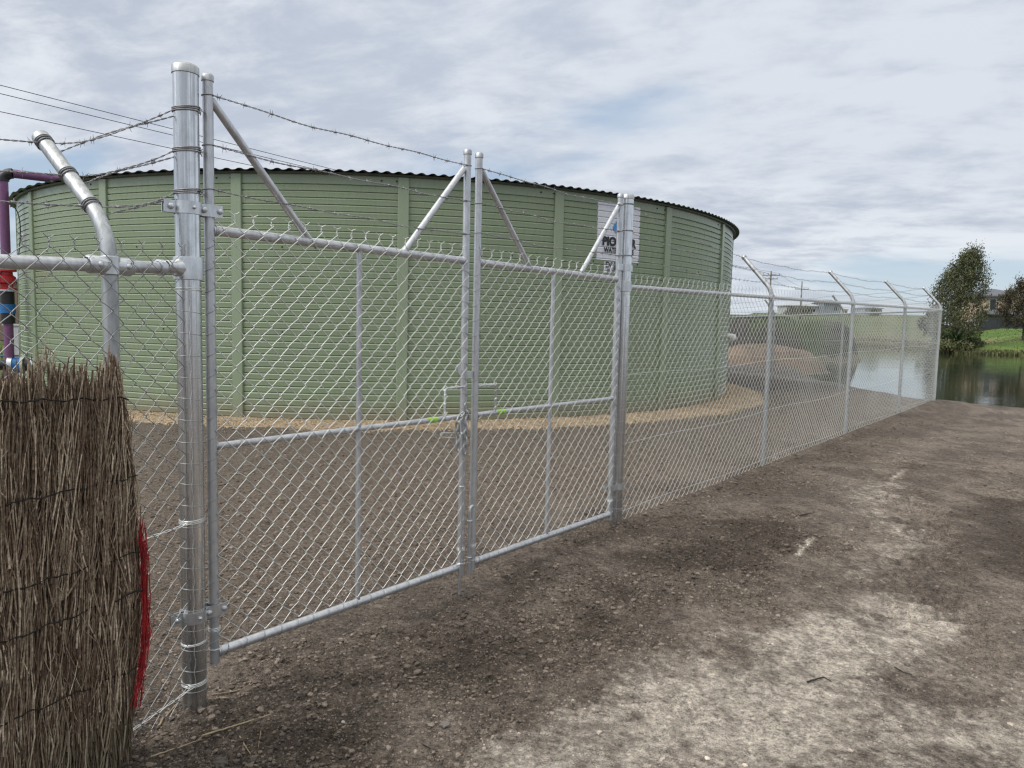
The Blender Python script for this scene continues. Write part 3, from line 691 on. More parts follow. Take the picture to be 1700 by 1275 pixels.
# ------------------------------------------------------------------ gate leaves
def build_leaf(sa, sb, label, hinge_left, uprights_u, braces, wires, tag_u, cut):
    """sa<sb stile positions; hinge side left or right"""
    kg = -.0034; z_top, z_r, z_m, z_b = 2.5155, 1.911, 1.026, .141; rS = .0205
    T = empty('gate_leaf', gp(sa, .05), label, 'gate', 'pair of chain-link gate leaves')
    for s in (sa, sb):
        st = pipe_mb([gp(s, z_b - .045 + kg * s), gp(s, z_top)], rS, 24).build('stile', M_PIPE, T, sharp=40)
        c = cap_mb(gp(s, z_top + .004), rS, .028).build('cap', M_POLE, T, sharp=50); c.parent = st; c.matrix_parent_inverse = Matrix.Translation(-Vector(T.location)) if False else Matrix.Identity(4); st_fix.append((c, st))
    z_ = lambda z, s: z + kg * s
    for nm, z, r in (('top_rail', z_r, .0205), ('middle_rail', z_m, .0145), ('bottom_rail', z_b, .0205)):
        mb = pipe_mb([gp(sa + rS * .6, z_(z, sa)), gp(sb - rS * .6, z_(z, sb))], r, 22)
        for s, e in ((sa + rS, 1), (sb - rS, -1)):      # weld beads
            mb.ring(gp(s + e * .003, z_(z, s)), GD, r + .001, .0035, 18, 6)
        mb.build(nm, M_PIPE, T, sharp=40)
    for u, v in uprights_u:
        s, _ = gs(u, v); pipe_mb([gp(s, z_(z_b, s) + .015), gp(s, z_(z_r, s) - .015)], .0135, 16).build('upright', M_PIPE, T, sharp=40)
    for (a, b) in braces:
        A, B = gs(*a), gs(*b); pipe_mb([gp(*A), gp(*B)], .0165, 18).build('brace', M_PIPE, T, sharp=40)
    # mesh fabric, laced round the frame
    mb = MB(); off = .024
    L = sb - sa - .02
    wins = [(cut[0] - sa - .01, cut[1] - sa - .01, cut[2], cut[3])] if cut else []
    ztop = lambda s: z_(z_r, sa + s) + .045
    chain_mesh(mb, gp(sa + .01, 0, off), GD, GN, L, ztop, 1.775, wire=.0018, windows=wins, seed=3 if hinge_left else 5)
    for s in np.arange(sa + .05, sb - .03, DD):           # lacing round the bottom rail
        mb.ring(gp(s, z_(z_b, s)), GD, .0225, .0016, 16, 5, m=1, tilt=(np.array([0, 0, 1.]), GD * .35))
    for s, q in ((sa, 1), (sb, -1)):                      # wraps round the stiles
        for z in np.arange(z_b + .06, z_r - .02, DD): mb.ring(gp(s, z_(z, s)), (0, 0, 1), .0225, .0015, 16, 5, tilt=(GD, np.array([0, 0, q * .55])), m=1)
        for z in (z_b + .02, z_b + .10, z_b + .106, z_b + .112): mb.ring(gp(s, z_(z, s)), (0, 0, 1), .0235, .0018, 16, 5)
    for s in np.arange(sa + .12, sb - .05, DD * 2):       # ties to the middle rail
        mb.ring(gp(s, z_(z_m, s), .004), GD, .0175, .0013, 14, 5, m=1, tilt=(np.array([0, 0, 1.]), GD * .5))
    mb.build('mesh_panel', [M_WIRE, M_DULLW], T)
    for i, (a, b) in enumerate(wires):
        A, B = gs(*a), gs(*b); w_ = barb_wire(gp(A[0], A[1], .018), gp(B[0], B[1], .018), .015, 11 + i + int(sa * 10))
        for q in (A, B): w_.ring(gp(sa if q is A else sb, q[1]), (0, 0, 1), rS + .003, .0022, 18, 5, tilt=(GD, np.array([0, 0, .1])))
        w_.build('barbed_wire', M_BARB, T)
    for u in tag_u:
        s, z = gs(*u); mb = MB(); mb.tubes(np.array([gp(s - .035, z_(z_m, s - .035)), gp(s + .035, z_(z_m, s + .035))]), .0158, 18, caps=True); mb.build('tape_mark', M_TAPE, T, sharp=40)
    return T
st_fix = []
c_l = gs(736, 690); c_r = gs(820, 685); zc_top = gs(770, 642)[1]
leaf_l = build_leaf(sS1, sM1, 'left gate leaf, wider in view, hinged on the nearest post', True, [(596, 560)], [((350, 166), (513, 398)), ((770, 280), (669, 420))],
    [((344, 158), (774, 275)), ((344, 241), (774, 334)), ((344, 314), (774, 389))], [(717, 699)], (c_l[0], 9, 1.026, zc_top))
leaf_r = build_leaf(sM2, sS2, 'right gate leaf, farther of the pair, hinged beside the side fence', False, [(916, 560)], [((799, 282), (878, 441)), ((1030, 336), (965, 452))],
    [((795, 280), (1030, 341)), ((795, 338), (1030, 385)), ((795, 387), (1030, 425))], [(831, 686)], (-9, c_r[0], 1.026, zc_top))
# latch cut-out frames (bent rod), slide latch, drop bolts
def part(mb, name, mat, T, sharp=40): return mb.build(name, mat, T, sharp=sharp)
sl, sr = c_l[0], c_r[0]
part(pipe_mb([gp(sl, 1.03, .01), gp(sl, zc_top - .02, .01), gp(sl + .006, zc_top - .006, .01), gp(sl + .02, zc_top, .01), gp(sM1 - .015, zc_top, .01)], .0065, 10), 'latch_frame', M_PIPE, leaf_l)
part(pipe_mb([gp(sr, 1.03, .01), gp(sr, zc_top - .02, .01), gp(sr - .006, zc_top - .006, .01), gp(sr - .02, zc_top, .01), gp(sM2 + .015, zc_top, .01)], .0065, 10), 'latch_frame', M_PIPE, leaf_r)
lace = []
for s_, l_ in ((sl, leaf_l), (sr, leaf_r)):
    mb = MB(); a, b = (s_, sM1 - .03) if l_ is leaf_l else (sM2 + .03, s_)
    for q in np.arange(1.05, zc_top, .05): mb.ring(gp(s_, q, .01), (0, 0, 1), .010, .0016, 12, 5, tilt=(GN, np.array([0, 0, 1.2])))
    for q in np.arange(a, b, .045): mb.ring(gp(q, zc_top, .01), GD, .010, .0016, 12, 5, tilt=(np.array([0, 0, 1.]), GD * 1.2))
    lace.append((mb, l_))
for mb, l_ in lace:
    tag(part(mb, 'lacing_wire', M_WIRE, l_), kind='stuff')
zl = gs(760, 622)[1]
mb = MB(); mb.box(gp(sM1 + .048, zl, .0), (.05, .012, .030), np.array([GD, GN, [0, 0, 1]])); part(mb, 'latch_tongue', M_FIT, leaf_l); mb = MB()
mb.add([gp(sM1 - .085, zl + .055, .015), gp(sM1 - .055, zl + .062, .015), gp(sM1 - .02, zl + .012, .015), gp(sM1 - .045, zl - .005, .015), gp(sM1 - .085, zl + .055, .011), gp(sM1 - .055, zl + .062, .011), gp(sM1 - .02, zl + .012, .011), gp(sM1 - .045, zl - .005, .011)],
       [(0, 1, 2, 3), (7, 6, 5, 4), (0, 4, 5, 1), (1, 5, 6, 2), (2, 6, 7, 3), (3, 7, 4, 0)])
part(mb, 'slide_latch', M_FIT, leaf_l)
part(pipe_mb([gp(sM1 - .027, -.02, .022), gp(sM1 - .027, .55, .022), gp(sM1 - .027, .98, .022)], .0075, 12), 'drop_bolt', M_PIPE, leaf_l)
mb = MB()
for z in (.165, .62, .93): mb = MB(); mb.ring(gp(sM1 - .027, z, .022), (0, 0, 1), .011, .004, 14, 6); mb.box(gp(sM1 - .014, z, .016), (.02, .006, .012), np.array([GD, GN, [0, 0, 1]])); part(mb, 'bolt_bracket', M_FIT, leaf_l)
mb = MB(); mb.rod(gp(sM1 - .027, .02, .022), gp(sM1 - .027, .075, .022), .010, 12)
part(mb, 'bolt_tip', M_FIT, leaf_l)
zb1 = gs(777, 842)[1]
part(pipe_mb([gp(sM2 - .037, .085, .012), gp(sM2 - .037, zb1 - .03, .012), gp(sM2 - .035, zb1 - .008, .012), gp(sM2 - .026, zb1 + .002, .012), gp(sM2 - .012, zb1 + .006, .012)], .0085, 12), 'drop_bolt', M_PIPE, leaf_r)
mb = MB()
for z in (.18, .40): mb = MB(); mb.ring(gp(sM2 - .037, z, .012), (0, 0, 1), .0125, .004, 14, 6); mb.box(gp(sM2 - .022, z, .010), (.016, .006, .010), np.array([GD, GN, [0, 0, 1]])); part(mb, 'bolt_bracket', M_FIT, leaf_r)
mb = MB(); mb.rod(gp(sM2 - .037, .075, .012), gp(sM2 - .037, .15, .012), .013, 12)
part(mb, 'bolt_sleeve', M_FIT, leaf_r)
# bent wire loop on the left leaf
p1, p2, p3, p4 = gs(722, 717), gs(757, 718), gs(757, 727), gs(722, 724)
part(pipe_mb([gp(*p2, .03), gp(*p1, .05), gp((p1[0] + p4[0]) / 2 - .012, (p1[1] + p4[1]) / 2, .053), gp(*p4, .05), gp(*p3, .03)], .0028, 8), 'wire_loop', M_WIRE, leaf_l)

# padlock chain hung over the middle rail
def build_chain():
    base = gs(764, 700); T = empty('chain', gp(base[0], base[1] - .3, .04), 'galvanised chain looped over the middle rail where the gates meet', 'chain')
    pts = [gs(763, 670), gs(764, 682), gs(765, 692), gs(763, 703), gs(762, 715), gs(762, 726), gs(761, 738), gs(761, 750)]
    path = [gp(p[0], p[1], .050) for p in pts]
    pts2 = [gs(758, 684), gs(753, 690), gs(749, 700), gs(750, 712), gs(752, 722), gs(750, 734), gs(750, 745)]
    path2 = [gp(p[0], p[1], .046 if 2 < i else .05) for i, p in enumerate(pts2)]
    k = 0
    for pa in (path, path2):
        for i in range(len(pa) - 1):
            a, b = np.array(pa[i]), np.array(pa[i + 1]); c = (a + b) / 2; d = b - a; L = np.linalg.norm(d); d = d / L
            e = GN if k % 2 else np.cross(d, GN); e = e - d * np.dot(e, d); e /= np.linalg.norm(e)
            t = np.linspace(0, 2 * np.pi, 21); hl, hw = L * .68, .0125
            P = c + np.outer(np.sign(np.cos(t)) * np.abs(np.cos(t)) ** .6 * hl, d) + np.outer(np.sin(t) * hw, e)
            mb = MB(); mb.tubes(P, .0042, 8, ref=np.cross(d, e)); mb.build('link', M_CHAIN, T); k += 1
build_chain()

# ------------------------------------------------------------------ left fence (toward the camera)
def build_left_fence():
    T = empty('chain_link_fence', lp(.6, ZP1), 'short chain-link fence run left of the tallest post, brushwood tied on it', 'fence')
    L = 1.45; zr = rail_left_z; sl_ = -.03 / .7; rz_ = lambda s: zr + sl_ * s
    R = .0225
    pipe_mb([lp(RP, rz_(RP)), lp(L, rz_(L))], R, 24).build('top_rail', M_PIPE, T, sharp=40)
    sp = .3375; b = lp(sp, -.15); run, rise = .43, .41
    path, dv = arm_path(b, rz_(sp), -LN, run, rise, .30)
    ps = pipe_mb(path, .0265, 28).build('post', M_POLE, T, sharp=40)
    c = cap_mb(path[-1] + dv * .004, .0265, .03, dv).build('cap', M_POLE, T, sharp=50); st_fix.append((c, ps))
    mb = MB(); c = lp(sp, rz_(sp))
    mb.lathe([(.0275, -.034), (.033, -.030), (.034, .030), (.0275, .034)], c, (0, 0, 1), 24)
    for sg_ in (1, -1):
        mb.lathe([(.030, .0), (.031, .045), (.033, .075), (.029, .085), (.0235, .087)], c, LD * sg_, 24)
        q_ = MB(); bolt_mb(q_, c + LD * sg_ * .055 + LN * .029, LN, .012, .008); q_.build('bolt', M_FIT, T)
    mb.build('tee_fitting', M_FIT, T, sharp=40)
    mb = MB(); mb.lathe([(.0235, -.013), (.031, -.011), (.031, .011), (.0235, .013)], lp(.13, rz_(.13)), LD, 24); mb.build('rail_collar', M_FIT, T, sharp=40)
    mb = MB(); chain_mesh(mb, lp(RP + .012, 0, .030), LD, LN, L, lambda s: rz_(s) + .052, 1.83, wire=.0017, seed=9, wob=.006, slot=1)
    for z in np.arange(ZP1 + .10, zr - .06, DD):            # mesh ends wrapped round the tall post
        mb.ring(gp(sP1, z), (0, 0, 1), RP + .0012, .0012, 30, 5, tilt=(GD, np.array([0, 0, -.10 + .06 * math.sin(z * 91)])), m=1)
    for z in (zr - .075, zr - .085, ZP1 + .30, ZP1 + .305, ZP1 + .125, ZP1 + .131, ZP1 + .137, .73, .736, .742): mb.ring(gp(sP1, z), (0, 0, 1), RP + .002, .0016, 30, 5, tilt=(GD, np.array([0, 0, .06])))
    za = np.linspace(ZP1 + .12, zr - .1, 140)               # selvedge wire running down the post face
    mb.tubes(np.stack([gp(sP1, z, RP * .90 + .0035) - GD * (.020 + .003 * math.sin(z * 73)) for z in za]), .0013, 4)
    mb.build('mesh_panel', [M_WIRE, M_DULLW], T)
    e = rs_ = np.random.RandomState(4)
    for z, col in ((.735, 'a'), (ZP1 + .13, 'b')):          # strained wire twisted off on the post
        A, B = lp(.0, z) + LN * .03, lp(.42, z - .02 if col == 'a' else z - .06) + LN * .03
        w_ = MB(); t = np.linspace(0, 1, 40); ph = t * 26
        for o in (0, np.pi): w_.tubes(A + np.outer(t, B - A) + .0035 * (np.cos(ph + o)[:, None] * np.array([0, 0, 1.]) + np.sin(ph + o)[:, None] * LN), .002, 4)
        w_.build('tension_wire', M_WIRE, T)
    armf = lambda f: path[-2] + (path[-1] - path[-2]) * f
    zpost = [gs(308, v)[1] for v in (182, 249, 318)]
    for i, f in enumerate((.90, .42, -.02)):
        A = armf(f); B = gp(sP1, zpost[i]) - GD * (RP + .002) 
        C = A + LD * 1.1 - np.array([0, 0, .03])
        mb = barb_wire(A, B + np.array([0, 0, -.01]), .03, 30 + i)
        w2 = barb_wire(A - LD * .03 - np.array([0, 0, .035]), B + np.array([0, 0, -.035]), -.012, 40 + i, pitch=.16); mb.v += w2.v; mb.f4 += [f_ + mb.n for f_ in w2.f4]; mb.f3 += [f_ + mb.n for f_ in w2.f3]; mb.m4 += w2.m4; mb.m3 += w2.m3; mb.n += w2.n
        w3 = barb_wire(C, A, .03, 50 + i); mb.v += w3.v; mb.f4 += [f_ + mb.n for f_ in w3.f4]; mb.f3 += [f_ + mb.n for f_ in w3.f3]; mb.m4 += w3.m4; mb.m3 += w3.m3; mb.n += w3.n
        for dz_ in (0, .007, -.008): mb.ring(gp(sP1, zpost[i] + dz_), (0, 0, 1), RP + .003, .0026, 30, 5, tilt=(GD, np.array([0, 0, .12 + dz_ * 4])))
        for q in (-.006, .006, .013): mb.ring(A + dv * q, dv, .0295, .0024, 24, 5)
        rs = np.random.RandomState(60 + i)
        for _ in range(9):
            a = gp(sP1, zpost[i]) + GD * RP * .75 + GN * RP * .72 + rs.normal(0, .006, 3); mb.rod(a, a + rs.normal(0, .012, 3), .0018, 4)
        mb.build('barbed_wire', M_BARB, T)
build_left_fence()

# ------------------------------------------------------------------ long side fence and back fence
def run_fence(name_label, p, D, Nn, L, zg, post_d, rail_h, run, rise, barb_fine, seed, wires_from=None, post_r=.024, corner_first=False, wire=.0016, inward=None):
    T = empty('chain_link_fence', p(L / 2, zg(L / 2)), name_label, 'fence')
    zr = lambda d: zg(d) + rail_h
    pipe_mb([p(.04, zr(0)), p(L, zr(L))], .018, 18).build('top_rail', M_PIPE, T, sharp=40)
    tips = []
    for d in post_d:
        iw = -Nn if inward is None else inward(d)
        path, dv = arm_path(p(d, zg(d) - .2), zr(d) - .01, iw, run, rise, .22)
        ps = pipe_mb(path, post_r, 22).build('post', M_POLE, T, sharp=40)
        c = cap_mb(path[-1] + dv * .003, post_r, .026, dv).build('cap', M_POLE, T, sharp=50); st_fix.append((c, ps))
        mb = MB(); mb.lathe([(post_r + .001, -.028), (post_r + .006, -.026), (post_r + .006, .026), (post_r + .001, .028)], p(d, zr(d)), (0, 0, 1), 20)
        mb.lathe([(.0185, -.07), (.023, -.06), (.023, .06), (.0185, .07)], p(d, zr(d)), D, 18); mb.build('tee_fitting', M_FIT, T, sharp=40)
        tips.append(path)
    mb = MB(); chain_mesh(mb, p(.03, 0, .026), D, Nn, L - .04, lambda s: zr(s) + .055, rail_h + .02, wire=wire, seed=seed, gap=.0045, wob=.010)
    for dz_ in (.10, .62, 1.15):                          # line wires woven through the mesh
        s = np.linspace(0, L, 60); mb.tubes(np.stack([p(q, zg(q) + dz_ + .012 * math.sin(q * 2.2 + dz_), .031) for q in s]), .0017, 4)
    mb.build('mesh_panel', M_WIRE, T)
    for i, f in enumerate((.95, .50, .08)):
        prev = wires_from[i] if wires_from is not None else None
        allmb = None
        for path in tips:
            A = path[-2] + (path[-1] - path[-2]) * f
            if prev is not None:
                w_ = barb_wire(prev, A, .03, seed + i, barb_fine, k=.68)
                if allmb is None: allmb = w_
                else:
                    allmb.f4 += [q + allmb.n for q in w_.f4]; allmb.f3 += [q + allmb.n for q in w_.f3]; allmb.m4 += w_.m4; allmb.m3 += w_.m3; allmb.v += w_.v; allmb.n += w_.n
            dv = path[-1] - path[-2]; dv = dv / np.linalg.norm(dv)
            if allmb is not None: allmb.ring(A, dv, post_r + .003, .002, 16, 4)
            prev = A
        if allmb is not None: allmb.build('barbed_wire', M_BARB, T)
    return T, tips
zp = [gs(1047, v)[1] for v in (342, 386, 427)]
fence_r, tips_r = run_fence('long chain-link fence run from the right gate post to the pond corner', fs, FD, FN, FLEN, zf, dF, 1.8226, .375, .415, True, 21,
                            wires_from=[P2 + FD * .05 + np.array([0, 0, z]) for z in zp])
def rings_on_p2():
    mb = MB()
    for z in zp:
        for d in (0, .006): mb.ring(gp(sP2, z + d), (0, 0, 1), RP + .003, .0022, 28, 5)
    tag(mb.build('barbed_wire_loops', M_BARB, post_r), kind='stuff')
    mb = MB()
    for z in np.arange(ZP2 + .12, rail_right_z - .05, DD): mb.ring(gp(sP2, z), (0, 0, 1), RP + .001, .0009, 28, 5, tilt=(GD, np.array([0, 0, .12])))
    for z in (.16, .166, .31): mb.ring(gp(sP2, z), (0, 0, 1), RP + .002, .0015, 28, 5)
    tag(mb.build('tie_wire', M_DULLW, post_r), kind='stuff')
rings_on_p2()
zbk = lambda s: ZP3 + .0 - .012 * s
tip3 = tips_r[-1]
fence_b, tips_b = run_fence('back chain-link fence turning along the pond edge behind the tank', bp, bd, bn, 12.3, zbk, (3.05, 6.1, 9.15, 12.2), 1.8, .37, .41, False, 33,
                            wires_from=[tip3[-2] + (tip3[-1] - tip3[-2]) * f for f in (.95, .5, .08)], wire=.0011)

# ------------------------------------------------------------------ brushwood screen
def build_brush():
    T = empty('brushwood_screen', lp(.9, -.1, .06), 'bundled brown brushwood screen wired in rows on the fence at the left', 'brushwood screen')
    edge = []
    for u, v in ((196, 605), (205, 660), (224, 720), (228, 800), (234, 900), (238, 980), (238, 1060), (226, 1150), (213, 1240)):
        p = on_plane(u, v, lp(0, 0, .075), LN); edge.append((p[2], float(np.dot(p - P1, LD))))
    edge = sorted(edge); ez = [e[0] for e in edge]; es = [e[1] for e in edge]
    ztop = 1.375; zb = -.13; smax = 1.5
    rs = np.random.RandomState(5); mb = MB()
    def batch(n, l0, l1, r0, r1, off0, off1, zlo, zhi, lean):
        L = rs.uniform(l0, l1, n); zc = rs.uniform(zlo, zhi, n); s = rs.uniform(.2, smax, n)
        e = np.interp(zc, ez, es); k = s > e + .012; L, zc, s = L[k], zc[k], s[k]; n = len(L)
        off = rs.uniform(off0, off1, n); la = rs.normal(-.05, lean, n); npt = 5; t = np.linspace(-.5, .5, npt)
        top_var = ztop + .035 * np.sin(s * 23) + .03 * np.sin(s * 61 + 1) + rs.normal(0, .022, n)
        zt = np.minimum(zc + L / 2, top_var); zbm = np.maximum(zt - L, zb)
        Zp = zbm[:, None] + (zt - zbm)[:, None] * (t + .5)[None]
        curv = rs.normal(0, .018, n)
        Sp = s[:, None] + la[:, None] * (Zp - zc[:, None]) + curv[:, None] * (1 - 4 * t ** 2)[None] + rs.normal(0, .004, (n, npt))
        Sp = np.maximum(Sp, np.interp(Zp, ez, es) + rs.uniform(-.012, .015, n)[:, None])
        Op = off[:, None] + rs.normal(0, .006, (n, npt)) + .012 * np.sin(Sp * 17) 
        r = 1.22 * rs.uniform(r0, r1, n)[:, None] * np.linspace(1, .55, npt)[None]
        P = P1[None, None] * [1, 1, 0] + LD * Sp[..., None] + LN * Op[..., None] + np.array([0, 0, 1.]) * Zp[..., None]
        mb.tubes(P, r, 4)
    batch(5200, .35, .95, .0016, .0038, .02, .075, -.1, 1.25, .05)
    batch(3000, .25, .7, .0015, .0038, .062, .090, -.1, 1.3, .055)
    batch(900, .12, .4, .0012, .0028, .078, .098, 0, 1.3, .11)
    batch(900, .2, .45, .0010, .0022, .03, .08, 1.05, 1.25, .08)
    m, b = new_mat('dry_brushwood'); b.inputs['Roughness'].default_value = .85; b.inputs['Specular IOR Level'].default_value = .2
    g = N('ShaderNodeNewGeometry'); rp = N('ShaderNodeValToRGB'); LK(g.outputs['Random Per Island'], rp.inputs[0])
    cr = rp.color_ramp; cr.elements[0].color = (.105, .070, .047, 1); cr.elements[1].color = (.58, .48, .36, 1)
    e = cr.elements.new(.45); e.color = (.215, .156, .110, 1); e = cr.elements.new(.8); e.color = (.37, .295, .21, 1); e = cr.elements.new(.2); e.color = (.15, .102, .070, 1)
    n = NOISE(g.outputs['Position'], 90, 4, .65); vm = N('ShaderNodeVectorMath', operation='SCALE'); LK(rp.outputs[0], vm.inputs[0]); LK(MAPR(n, .3, .7, .55, 1.35), vm.inputs['Scale'])
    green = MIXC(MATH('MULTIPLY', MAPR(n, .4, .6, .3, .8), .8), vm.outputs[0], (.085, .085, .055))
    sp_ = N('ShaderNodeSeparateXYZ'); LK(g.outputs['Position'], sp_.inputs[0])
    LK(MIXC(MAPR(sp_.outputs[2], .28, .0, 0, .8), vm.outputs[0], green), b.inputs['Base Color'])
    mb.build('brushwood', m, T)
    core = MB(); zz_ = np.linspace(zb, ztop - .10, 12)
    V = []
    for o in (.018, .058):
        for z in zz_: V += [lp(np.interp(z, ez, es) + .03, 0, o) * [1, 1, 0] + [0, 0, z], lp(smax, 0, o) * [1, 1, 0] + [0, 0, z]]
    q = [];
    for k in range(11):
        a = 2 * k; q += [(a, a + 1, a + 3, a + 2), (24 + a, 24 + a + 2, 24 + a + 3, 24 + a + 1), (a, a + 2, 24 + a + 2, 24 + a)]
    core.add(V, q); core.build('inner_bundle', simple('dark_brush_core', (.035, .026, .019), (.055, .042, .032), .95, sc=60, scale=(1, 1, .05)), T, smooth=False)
    mw = simple('rusty_binding_wire', (.02, .017, .016), rough=.6, metal=.4)
    for (v0, v1, u1, vm_) in ((667, 661, 213, 657), (840, 790, 228, 818), (987, 915, 234, 952), (1069, 978, 240, 1026), (1204, 1106, 232, 1158)):
        A = on_plane(0, v0, lp(0, 0, .098), LN); Bq = on_plane(u1, v1, lp(0, 0, .098), LN); A2 = A + (A - Bq) * 1.2
        t = np.linspace(0, 1, 70); P = A2 + np.outer(t, Bq - A2); P[:, 2] += .004 * np.sin(t * 47 + v0) + .002 * np.sin(t * 131); P += LN * (.004 * np.sin(t * 90 + v0))[:, None]
        w_ = MB(); ph = t * 300
        for o in (0, np.pi): w_.tubes(P + .0016 * np.stack([0 * ph, np.sin(ph + o), np.cos(ph + o)], -1), .0019, 4)
        w_.tubes(np.array([P[-1], P[-1] - LN * .03 - LD * .01, P[-1] - LN * .07 - LD * .008]), .0016, 4)
        w_.build('binding_wire', mw, T)
    # frayed red twine down the end of the bundle
    rt = MB(); n = 46; Ps = []
    za, zb_ = [on_plane(222, v, lp(0, 0, .09), LN)[2] for v in (872, 1168)]
    for i in range(n):
        z1 = za + rs.uniform(-.12, .03); z0 = zb_ + rs.uniform(-.04, .14); z = np.linspace(z1, z0, 9)
        e = np.interp(z, ez, es); wdt = np.interp(z, [zb_, .38, .5, za], [.006, .016, .013, .005])
        s = e + .008 + wdt * rs.uniform(-.75, .75) + rs.normal(0, .009, 9); o = .085 + rs.uniform(0, .022) + rs.normal(0, .003, 9)
        Ps.append(P1 * [1, 1, 0] + LD * s[:, None] + LN * o[:, None] + np.outer(z, [0, 0, 1.]))
    rt.tubes(np.array(Ps), .0011, 4)
    rt.build('red_twine', simple('red_twine', (.44, .016, .022), (.26, .008, .012), .7, sc=30, island=.4), T)
build_brush()

# ------------------------------------------------------------------ purple pipework left of the tank
def build_pipes():
    mp_ = simple('lilac_pipe', (.185, .075, .175), (.16, .062, .152), .38); mblk = simple('black_pe_fitting', (.016, .016, .018), rough=.4)
    mred = simple('red_valve_paint', (.45, .018, .022), (.36, .014, .018), .35); mblue = simple('blue_clamp_paint', (.02, .16, .42), rough=.4); mst = M_FIT
    Y = 12.5; base = at_y(17, 625, Y); base[2] = ground_z(base[0], base[1], False)
    X, Yy = base[0], base[1]; T = empty('pipe_riser', base, 'purple recycled-water pipe riser with red valve beside the tank', 'pipe')
    zz_ = lambda v: at_y(14, v, Y)[2]
    r = .073; up = lambda z: np.array([X, Yy, z]); c = lambda u, v: at_y(u, v, Y)
    def seg(name, z0, z1, rr, mat, flange=None):
        mb = MB(); mb.tubes(np.array([up(z0), up(z1)]), rr, 24, caps=True)
        if flange:
            for z in flange: mb.lathe([(rr, -.016), (rr + .055, -.016), (rr + .055, .016), (rr, .016)], up(z), (0, 0, 1), 24); [bolt_mb(mb, up(z + .016) + np.array([math.cos(q), math.sin(q), 0]) * (rr + .035), (0, 0, 1), .012, .02) for q in np.arange(8) * np.pi / 4]
        return mb.build(name, mat, T, sharp=40)
    ze = zz_(287)
    seg('pipe', zz_(446), ze - .13, r, mp_)
    ea = [up(ze - .14)] + [up(ze) + np.array([.13 * (1 - math.cos(a)), .05 * (1 - math.cos(a)), -.13 + .13 * math.sin(a)]) for a in np.linspace(0, np.pi / 2, 8)]
    mb = MB(); mb.tubes(np.array(ea), .088, 24, caps=True); mb.build('elbow', mblk, T, sharp=50)
    h0 = ea[-1]; h1 = np.array([*(TC + (np.array(h0[:2]) - TC) * .86), h0[2]]); h1 = np.array([-7.6, 13.5, h0[2] + .02])
    mb = MB(); mb.tubes(np.array([h0, h1]), r, 24, caps=True); mb.build('pipe', mp_, T, sharp=40)
    mb = MB(); f = (h1 - h0) / np.linalg.norm(h1 - h0)
    mb.ring(h0 + f * .75, f, r + .004, .008, 20, 6); mb.rod(h0 + f * .75 - [0, 0, r], h0 + f * .75 - [0, 0, r + .3], .012, 8); mb.build('pipe_bracket', mst, T)
    zr1, zr0 = zz_(448), zz_(481); mb = MB()
    mb.lathe([(.15, zr0), (.15, zr0 + .03), (.09, zr0 + .035), (.095, (zr0 + zr1) / 2 - .08), (.135, (zr0 + zr1) / 2 - .05), (.135, (zr0 + zr1) / 2 + .05), (.095, (zr0 + zr1) / 2 + .08), (.09, zr1 - .035), (.15, zr1 - .03), (.15, zr1)], (X, Yy, 0), (0, 0, 1), 24)
    mb.lathe([(.10, .05), (.10, .22), (.12, .22), (.12, .25), (.05, .27), (0, .27)], up((zr0 + zr1) / 2), (-.75, -.6, .2), 20)
    mb.build('gate_valve', mred, T, sharp=40)
    seg('flange_ring', zr1, zr1 + .03, .155, mst); seg('flange_ring', zr0 - .03, zr0, .155, mst)
    seg('coupling', zz_(505), zr0 - .03, .105, mblk); seg('clamp_band', zz_(520), zz_(505), .118, mblue); seg('coupling', zz_(537), zz_(520), .105, mblk)
    seg('pipe', base[2] - .05, zz_(537), r, mp_)
    # outlet run toward the tank, clamped to the riser
    z = zz_(606); d = np.array([.93, .36, 0]); o = up(z)
    def hs(name, a, b, rr, mat): mb = MB(); mb.tubes(np.array([o + d * a, o + d * b]), rr, 24, caps=True); return mb.build(name, mat, T, sharp=40)
    hs('outlet_pipe', -.5, .0, .09, mblk); hs('flange_ring', -.02, .05, .15, mst); hs('clamp_band', .05, .17, .135, mblue); hs('flange_ring', .17, .21, .15, simple('pale_flange', (.6, .58, .5))); hs('outlet_pipe', .21, .46, .10, mblk); hs('flange_ring', .33, .37, .15, mst)
    mb = MB(); mb.rod(o + np.array([-.02, 0, .16]) - d * .35, o + np.array([.02, 0, .16]) + d * .12, .014, 8); mb.lathe([(.02, 0), (.024, .15)], o, (0, 0, 1), 10); mb.build('lever_handle', mblue, T)
    # control cable and pale box
    p = c(25, 330); mb = MB(); q = np.linspace(0, 1, 16)
    mb.tubes(np.stack([up(zz_(343)) + np.array([.09 + .16 * math.sin(2.6 * t) , .02, .12 * math.sin(3.1 * t) - 1.0 * t ** 1.5]) for t in q]), .009, 6); mb.build('cable', mblk, T)
    bx = at_y(27, 540, 15.5); bx[2] = 0
    K = empty('meter_box', (bx[0], bx[1], 0), 'pale grey meter cabinet standing in grass beside the tank', 'meter box')
    mb = MB(); mb.box((bx[0], bx[1], .62), (.34, .3, 1.25)); mb.box((bx[0], bx[1], 1.262), (.38, .34, .03)); mb.build('cabinet', simple('grey_cabinet', (.45, .46, .47), rough=.5), K, smooth=False)
    mb = MB(); mb.box((bx[0], bx[1] - .156, .62), (.30, .012, 1.1)); mb.build('door', simple('grey_cabinet_door', (.50, .51, .52), rough=.45), K, smooth=False)
build_pipes()

